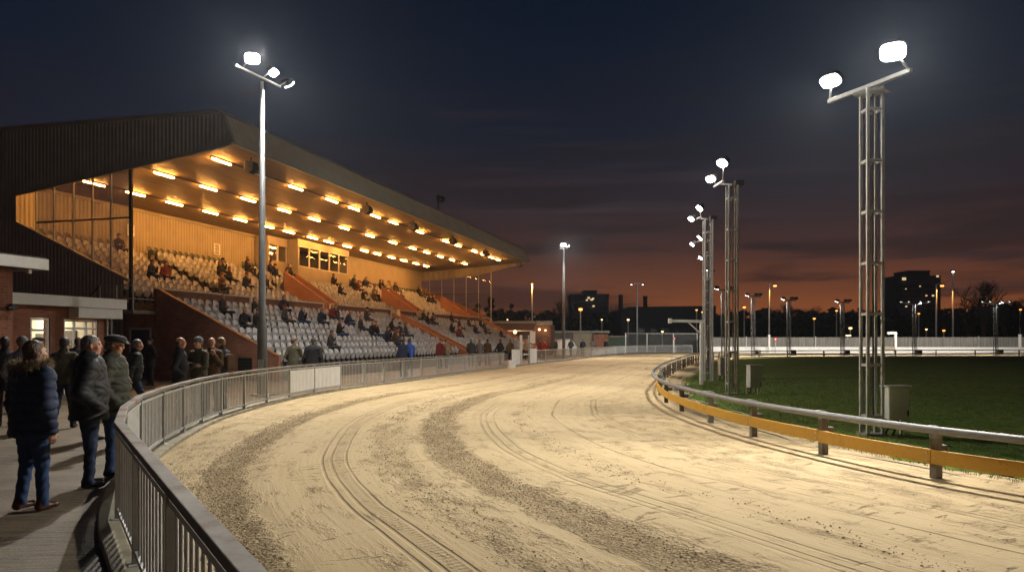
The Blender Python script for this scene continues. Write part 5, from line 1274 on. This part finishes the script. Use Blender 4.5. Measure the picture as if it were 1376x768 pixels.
m=MB(); m.box(-1.5,-.6,-.02,-.004,0,2.1); m.build('door',M['dark_concrete'],h1)
def wall_lamp(parent,p,r,st_,col,power):
    m=MB(); m.tube([(p[0],p[1],p[2]-r),(p[0],p[1],p[2]-r*.5),(p[0],p[1],p[2]+r*.5),(p[0],p[1],p[2]+r)],[r*.4,r,r,r*.4],8); m.build('wall_lamp',M[st_],parent,smooth=True)
    L=bpy.data.lights.new('wall_lamp_glow','POINT'); L.energy=power; L.color=col; L.shadow_soft_size=r; lo=bpy.data.objects.new('wall_lamp_glow',L); COL.objects.link(lo); lo.parent=parent; lo.location=(p[0],p[1]-.45,p[2])
wall_lamp(h1,(.45,.72,2.85),.13,'warm_dot',(1,.6,.25),12); wall_lamp(h1,(1.15,.72,2.75),.10,'warm_dot',(1,.6,.25),10); wall_lamp(h1,(-2.0,-1.75,2.55),.2,'warm_dot',(1,.6,.25),30)
# long low shed
h2=thing('low_shed','long low flat shed with coloured wall panels behind the far railing','building',(at(741,0,97).x,97,0),R(4))
m=MB(); m.box(0,2.9,0,.2,0,2.55); m.build('wall',M['dark_concrete'],h2)
m=MB(); m.box(2.9,5.6,0,.2,0,2.55); m.build('shutter',M['beige'],h2)
m=MB(); m.box(5.6,7.5,0,.2,0,2.4); m.build('wall',M['brick'],h2)
m=MB(); m.box(7.5,10,0.05,.25,0,2.05); m.build('container_side',M['green_paint'],h2)
m=MB(); m.box(-.2,7.6,-.4,5,2.58,2.85); m.build('roof',M['concrete'],h2)
m=MB(); m.box(7.62,10.1,-.1,4,2.06,2.2); m.build('roof',M['beige'],h2)
m=MB(); m.box(.0,.35,-.38,.0,0,2.57); m.build('corner_pillar',M['coping'],h2)
m=MB(); m.box(5.4,5.52,-.3,-.18,0,2.57); m.build('roof_post',M['dark_metal'],h2)
# tarpaulin heap
m=MB(); nn=14
for j in range(8):
    for i in range(nn):
        a=2*PI*i/nn; b=j/7*PI/2; rr=math.cos(b)**.5*(1+.13*math.sin(3*a+j)+.08*math.sin(7*a)); m.v.append((rr*1.25*math.cos(a),rr*.8*math.sin(a),1.75*math.sin(b)**.8+.06*math.sin(5*a+j)))
for j in range(7):
    for i in range(nn): m.f.append((j*nn+i,j*nn+(i+1)%nn,(j+1)*nn+(i+1)%nn,(j+1)*nn+i)); m.m.append(0)
p=at(759,468,83); tag(m.build('tarpaulin',M['tarp'],loc=(p.x,83,0),smooth=True),'white tarpaulin covering a heap beside the far pole','tarpaulin')
# night street lamps
def street_lamp(lab,px,py,Y,mat='sodium',power=0,r=.16,armdir=0,col=(1,.42,.1),two=False):
    p=at(px,py,Y); t=thing('street_lamp',lab,'street lamp',(p.x,Y,0))
    m=MB(); m.tube([(0,0,0),(0,0,p.z+.15)],[.10+.0004*Y,.06+.0004*Y],7); m.build('pole',M['tower_steel'],t,smooth=True)
    for s in ((-1,1) if two else ((armdir,) if armdir else (0,))):
        m=MB(); m.bar((0,0,p.z+.18),(s*.9+.01,0,p.z+.24),.08,.08); m.build('arm',M['tower_steel'],t)
        m=MB(); x=s*.85; m.box(x-.32-r*.4,x+.32+r*.4,-.16,.16,p.z+.06,p.z+.26); m.build('lamp_head',M['dark_metal'],t)
        m=MB(); m.box(x-.08-r*.8,x+.08+r*.8,-.19-r*.3,.10,p.z-.02-r,p.z+.055); m.build('lens',M[mat],t)
    if power:
        L=bpy.data.lights.new('street_lamp_glow','SPOT'); L.energy=power; L.color=col; L.spot_size=R(150); L.shadow_soft_size=.2; lo=bpy.data.objects.new('street_lamp_glow',L); COL.objects.link(lo); lo.parent=t; lo.location=(armdir*.85,-.1,p.z-.25)
street_lamp('orange street lamp rising behind the brick hut roof',715,381,120,power=900,r=.12,armdir=0)
street_lamp('orange street lamp before the dark distant block, above the low shed',780,414.5,128,power=700,r=.28)
street_lamp('orange street lamp on a tall pole behind the plank fence, left part',1033.5,383.5,112,power=900,r=.14,armdir=1)
street_lamp('orange street lamp on a tall pole right in front of the high rise',1258,383.5,112,power=900,r=.14,armdir=1)
street_lamp('tall dim double armed lamp before the long dark factory hall',856,382.5,112,mat='lamp_dim',r=.0,two=True)
street_lamp('tallest slim lamp with small ring of pale lights, right of the high rise',1280.5,365,112,mat='lamp_dim',r=.05)
dots=[(682,429,'warm_dot',.12,'white light low in the trees above the brick hut'),(808.6,429,'warm_dot',.14,'small pale light before the dark block, left of the orange lamp pair'),(844,429,'warm_dot',.24,'small warm lamp at the left end of the factory hall'),(890,445,'warm_dot',.2,'low warm lamp just above the mesh fence'),(936,416,'sodium',.16,'small orange lamp high on the right end of the factory hall'),(943.5,419,'warm_dot',.08,'faint warm light right beside another on the factory hall'),(1000,412,'sodium',.3,'bright orange lamp just left of a far lattice tower'),(1124,417,'sodium',.16,'orange lamp low over the trees left of a far lattice tower'),(1094,427.5,'sodium',.22,'orange lamp midway over the plank fence between two far towers'),(1142.5,440,'warm_dot',.34,'bright warm lamp low beside the nearest big tower'),(1234.5,421,'sodium',.13,'small orange light at the foot of the high rise'),(1244.6,442,'warm_dot',.14,'small warm lamp low above the plank fence before the high rise'),(1268,443.5,'sodium',.22,'orange lamp low above the plank fence right of the high rise'),(1371,415.5,'sodium',.14,'small orange lamp among bare trees at the right edge')]
for x,y,mt_,r_,lab in dots: street_lamp(lab,x,y,150,mat=mt_,r=r_*.7)
o=thing('box_light','small flat white box light on top of the far plank fence','lamp',at(1139.5,449.8,91.5)); m=MB(); m.box(-.35,.35,-.1,.1,-.12,.0); m.build('housing',M['dark_metal'],o); m=MB(); m.box(-.33,.33,-.13,-.102,-.10,-.01); m.build('lens',M['warm_dot'],o); m=MB(); m.box(-.04,.04,.0,.1,-.6,-.12); m.build('bracket',M['galv'],o)
# dark buildings on the horizon
def block(lab,polys,Y,lit,depth=14,wgrid=None):
    """polys: photo-pixel boxes (x0,x1,ytop) standing at distance Y"""
    x0=min(a for a,b,c in polys); p0=at(x0,0,Y); t=thing('tower_block',lab,'building',(p0.x,Y,0))
    sc=Y/FOC
    for k,(a,b,c) in enumerate(polys):
        m=MB(); zt=EYE+(HOR-c)*sc; m.box((a-x0)*sc,(b-x0)*sc,.0+.4*k,depth-.4*k,-.5,zt); w_=m.build('wall',M['night_wall'],t)
        m=MB(); m.box((a-x0)*sc-.2,(b-x0)*sc+.2,-.2+.4*k,depth+.2-.4*k,zt+.003,zt+.5); m.build('parapet',M['night_roof'],t)
    if wgrid:
        nx,nz,wx0,wx1,z0,z1=wgrid
        for i in range(nx):
            for j in range(nz):
                xc=(wx0-x0)*sc+(wx1-wx0)*sc*(i+.5)/nx; zc=z0+(z1-z0)*(j+.5)/nz; m=MB(); m.box(xc-.9,xc+.9,-.1,-.004,zc-.7,zc+.7); m.build('window',M['night_glass'],t)
    for x,y,r_,mat in lit:
        xc=(x-x0)*sc; zc=EYE+(HOR-y)*sc; m=MB(); m.box(xc-r_,xc+r_,-.3,-.12,zc-r_*.7,zc+r_*.7); tag(m.build('window',M[mat],t),'lit window')
    return t
block('dark stepped block with a few lit windows behind the low shed',[(766,818,396.5),(785,802,391.5)],300,[(791,400,.5,'lit_win'),(795,402.5,.5,'lit_win'),(797,401,.4,'lit_win'),(788.5,403,.4,'lit_win'),(797.5,411,.45,'lit_win')],wgrid=(9,5,768,816,6,18))
block('dark high rise tower block with scattered lit windows at right',[(1206,1264,371.5),(1221,1250,364.5)],350,[(1214.5,374.5,.9,'lit_win'),(1259.5,371,.6,'lit_win'),(1236,384.5,.35,'lit_win'),(1244.5,397,.45,'lit_win'),(1253.5,397,.55,'lit_win'),(1217.5,411.5,.45,'lit_win'),(1217,388,.3,'lit_win'),(1258,389,.3,'lit_win')],wgrid=(9,9,1208,1262,7,28))
t=thing('factory_hall','long dark factory hall with shallow pitched roof behind the mesh fence','building',(0,180,0))
m=MB(); q=lambda x,y:((x-688)/FOC*180,EYE+(HOR-y)/FOC*180); a=[q(818,446),q(838,412.5),q(1205,412.5),q(1205,446)]
m.prism([(q(835,0)[0],0),(q(835,0)[0],q(0,417)[1]),(q(845,0)[0],q(0,412)[1]),(q(962,0)[0],q(0,410.5)[1]),(q(962,0)[0],0)],lambda p,tt:(p[0],tt,p[1]),0,30); m.build('wall',M['night_wall'],t)
for k in range(6):
    m=MB(); x=q(862+16*k,0)[0]; m.box(x-.8,x+.8,-.05,-.003,3.2,4.4); m.build('window',M['night_glass'],t)
for lab,px,py in (('tall dark chimney stack left of the double armed lamp',834,396),('dark chimney stack right of the double armed lamp',867,398)):
    p=at(px,py,250); t=thing('chimney_stack',lab,'chimney',(p.x,250,0)); m=MB(); m.tube([(0,0,0),(0,0,p.z)],[.9,.7],12); m.build('shaft',M['night_wall'],t,smooth=True); m=MB(); m.tube([(0,0,p.z-.5),(0,0,p.z+.1)],.82,12); m.build('rim',M['night_roof'],t)
# trees
def bare_tree(lab,px,Y,ytop,spread=.5,seed=1,group='bare winter trees on the horizon'):
    rg=random.Random(seed); p=at(px,ytop,Y); H=p.z; t=thing('bare_tree',lab,'tree',(p.x,Y,0),0,group)
    tr=MB(); cr=MB()
    def grow(mb,a,d,L,r,n):
        b=a+d*L; mid=a+d*L*.5+Vector((rg.uniform(-1,1),rg.uniform(-1,1),rg.uniform(-.3,.3)))*L*.06
        mb.tube([a,mid,b],[r,r*.85,r*.68],4 if n<4 else 5,caps=False)
        if n==0: return
        for k in range(3 if n>1 else 4):
            ax=Vector((rg.uniform(-1,1),rg.uniform(-1,1),rg.uniform(-.2,.7))).normalized()
            dd=(d*.9+ax*spread*1.25).normalized(); grow(cr,a+d*L*rg.uniform(.55,1.0),dd,L*rg.uniform(.62,.82),r*.58,n-1)
    grow(tr,Vector((0,0,0)),Vector((rg.uniform(-.05,.05),0,1)).normalized(),H*.33,H*.026,5)
    zmax=max(v[2] for v in cr.v); k=H/zmax
    for mb in (tr,cr): mb.v=[(x*k,y*k,z*k) for x,y,z in mb.v]
    tr.build('trunk',M['bark'],t,fixn=False); cr.build('crown',M['bark'],t,fixn=False)
def leaf_cloud(m,c,rx,rz,n,size,rg):
    for _ in range(n):
        while True:
            v=rg.uniform(-1,1,3)
            if v@v<1: break
        v=v*(.55+.45*rg.random()); p=np.array(c)+v*np.array((rx,rx,rz)); a=rg.normal(size=3); a/=np.linalg.norm(a); b=np.cross(a,rg.normal(size=3)); b/=np.linalg.norm(b)+1e-9; s=size*(.5+rg.random())
        q=[p+a*s,p+b*s*.6,p-a*s,p-b*s*.6]; m.add([tuple(x) for x in q],[(0,1,2,3)])
def leafy(lab,px,Y,ytop,w,seed,conic=False):
    rg=np.random.default_rng(seed); p=at(px,ytop,Y); H=p.z; t=thing('evergreen_tree',lab,'tree',(p.x,Y,0),0,'dark evergreen trees on the horizon')
    tr=MB(); tr.tube([(0,0,0),(.1,0,H*.5),(0,0,H*.95)],[H*.03,H*.02,H*.006],6); 
    for k in range(7):
        z=H*(.25+.09*k); a=rg.random()*6.28; L=w*.4*(1-.1*k); tr.tube([(0,0,z),(math.cos(a)*L,math.sin(a)*L,z+L*.4)],[H*.01,H*.003],4,caps=False)
    tr.build('trunk',M['bark'],t)
    m=MB()
    for k in range(26 if conic else 18):
        f=rg.random(); z=H*(.22+.74*f); rr=(w*.5*(1.05-f) if conic else w*.5*math.sqrt(max(.05,1-((f-.45)/.6)**2))); a=rg.random()*6.28; d=rr*math.sqrt(rg.random())*.8
        leaf_cloud(m,(math.cos(a)*d,math.sin(a)*d,z),max(.5,rr*.42),max(.4,H*.075),75,H*.022,rg)
    m.build('crown',M['leaf_dark'],t,fixn=False)
leafy('dark pointed evergreen tree standing tallest behind the brick hut',660,150,396,9,1,True)
leafy('dark rounded tree right of the pointed evergreen behind the hut',685,150,405.5,5.5,2)
leafy('small dark tree at the left of the pointed evergreen',644,150,409,6,3)
for k,(px,Y,yt,lab) in enumerate(((757,170,399,'bare tree left of the stepped dark block'),(819,200,409,'small bare tree just right of the stepped dark block'),(1062,190,404,'bare tree behind the far tower nearest the tall orange lamp'),(1098,190,409,'bare tree over the lawn between two far lattice towers'),(1322,130,375,'largest bare tree with fine spreading twigs, right of the high rise'),(1302,140,392,'bare tree just left of the largest bare tree'),(1352,140,386,'bare tree behind the last far lattice tower'),(1372,150,396,'bare tree cut by the right edge'),(1040,220,412,'small bare tree behind the tall orange lamp at left'),(620,150,402,'bare tree seen through the glazed end of the grandstand'),(603,160,408,'smaller bare tree seen through the glazed end of the grandstand'),(735,190,414,'small bare tree between the hut and the slim pole'))):
    bare_tree(lab,px,Y,yt,seed=10+k)
# far wood as one mass
def far_wood():
    rg=np.random.default_rng(5); m=MB(); 
    prof_x=[560,640,700,740,780,840,900,960,1000,1040,1080,1120,1160,1200,1270,1300,1340,1376,1500]; prof_y=[420,417,415,418,420,424,424,420,414,413,416,415,417,418,413,410,402,405,405]
    for _ in range(1500):
        px=rg.uniform(480,1560); Y=rg.uniform(190,235); yt=np.interp(px,prof_x,prof_y)+rg.normal()*1.6; H=EYE+(HOR-yt)/FOC*Y; c=((px-688)/FOC*Y,Y)
        z=H*rg.uniform(.15,.93); leaf_cloud(m,(c[0],c[1],z),1.6,1.2,16,.55,rg)
    m2=MB(); 
    xs_=np.linspace(470,1570,240)
    for a,b in zip(xs_,xs_[1:]):
        f=lambda x:(EYE+(HOR-np.interp(x,prof_x,prof_y))/FOC*236)*(.80+.10*math.sin(x*.21)+.06*math.sin(x*.53)); A_=((a-688)/FOC*236,236); B_=((b-688)/FOC*236,236)
        m.add([(A_[0],A_[1],-1),(B_[0],B_[1],-1),(B_[0],B_[1],f(b)),(A_[0],A_[1],f(a)),(A_[0],A_[1]+6,-1),(B_[0],B_[1]+6,-1),(B_[0],B_[1]+6,f(b)),(A_[0],A_[1]+6,f(a))],[(0,1,2,3),(3,2,6,7),(5,4,7,6)])
    tag(m.build('far_woodland',M['leaf_dark'],fixn=False),kind='stuff')
far_wood()

# thin air volume added to imitate lens bloom around the floodlights
hz=NT('bloom_air'); hz.t.nodes.remove(hz.b); pv=hz.n('VolumePrincipled'); pv.inputs['Color'].default_value=(.75,.86,1,1); pv.inputs['Density'].default_value=.00023; pv.inputs['Anisotropy'].default_value=.72
hz.l(pv.outputs[0],hz.out.inputs['Volume'])
m=MB(); m.box(-260,330,-8,420,-1.2,60); o=m.build('bloom_haze',hz.mat); tag(o,kind='stuff')
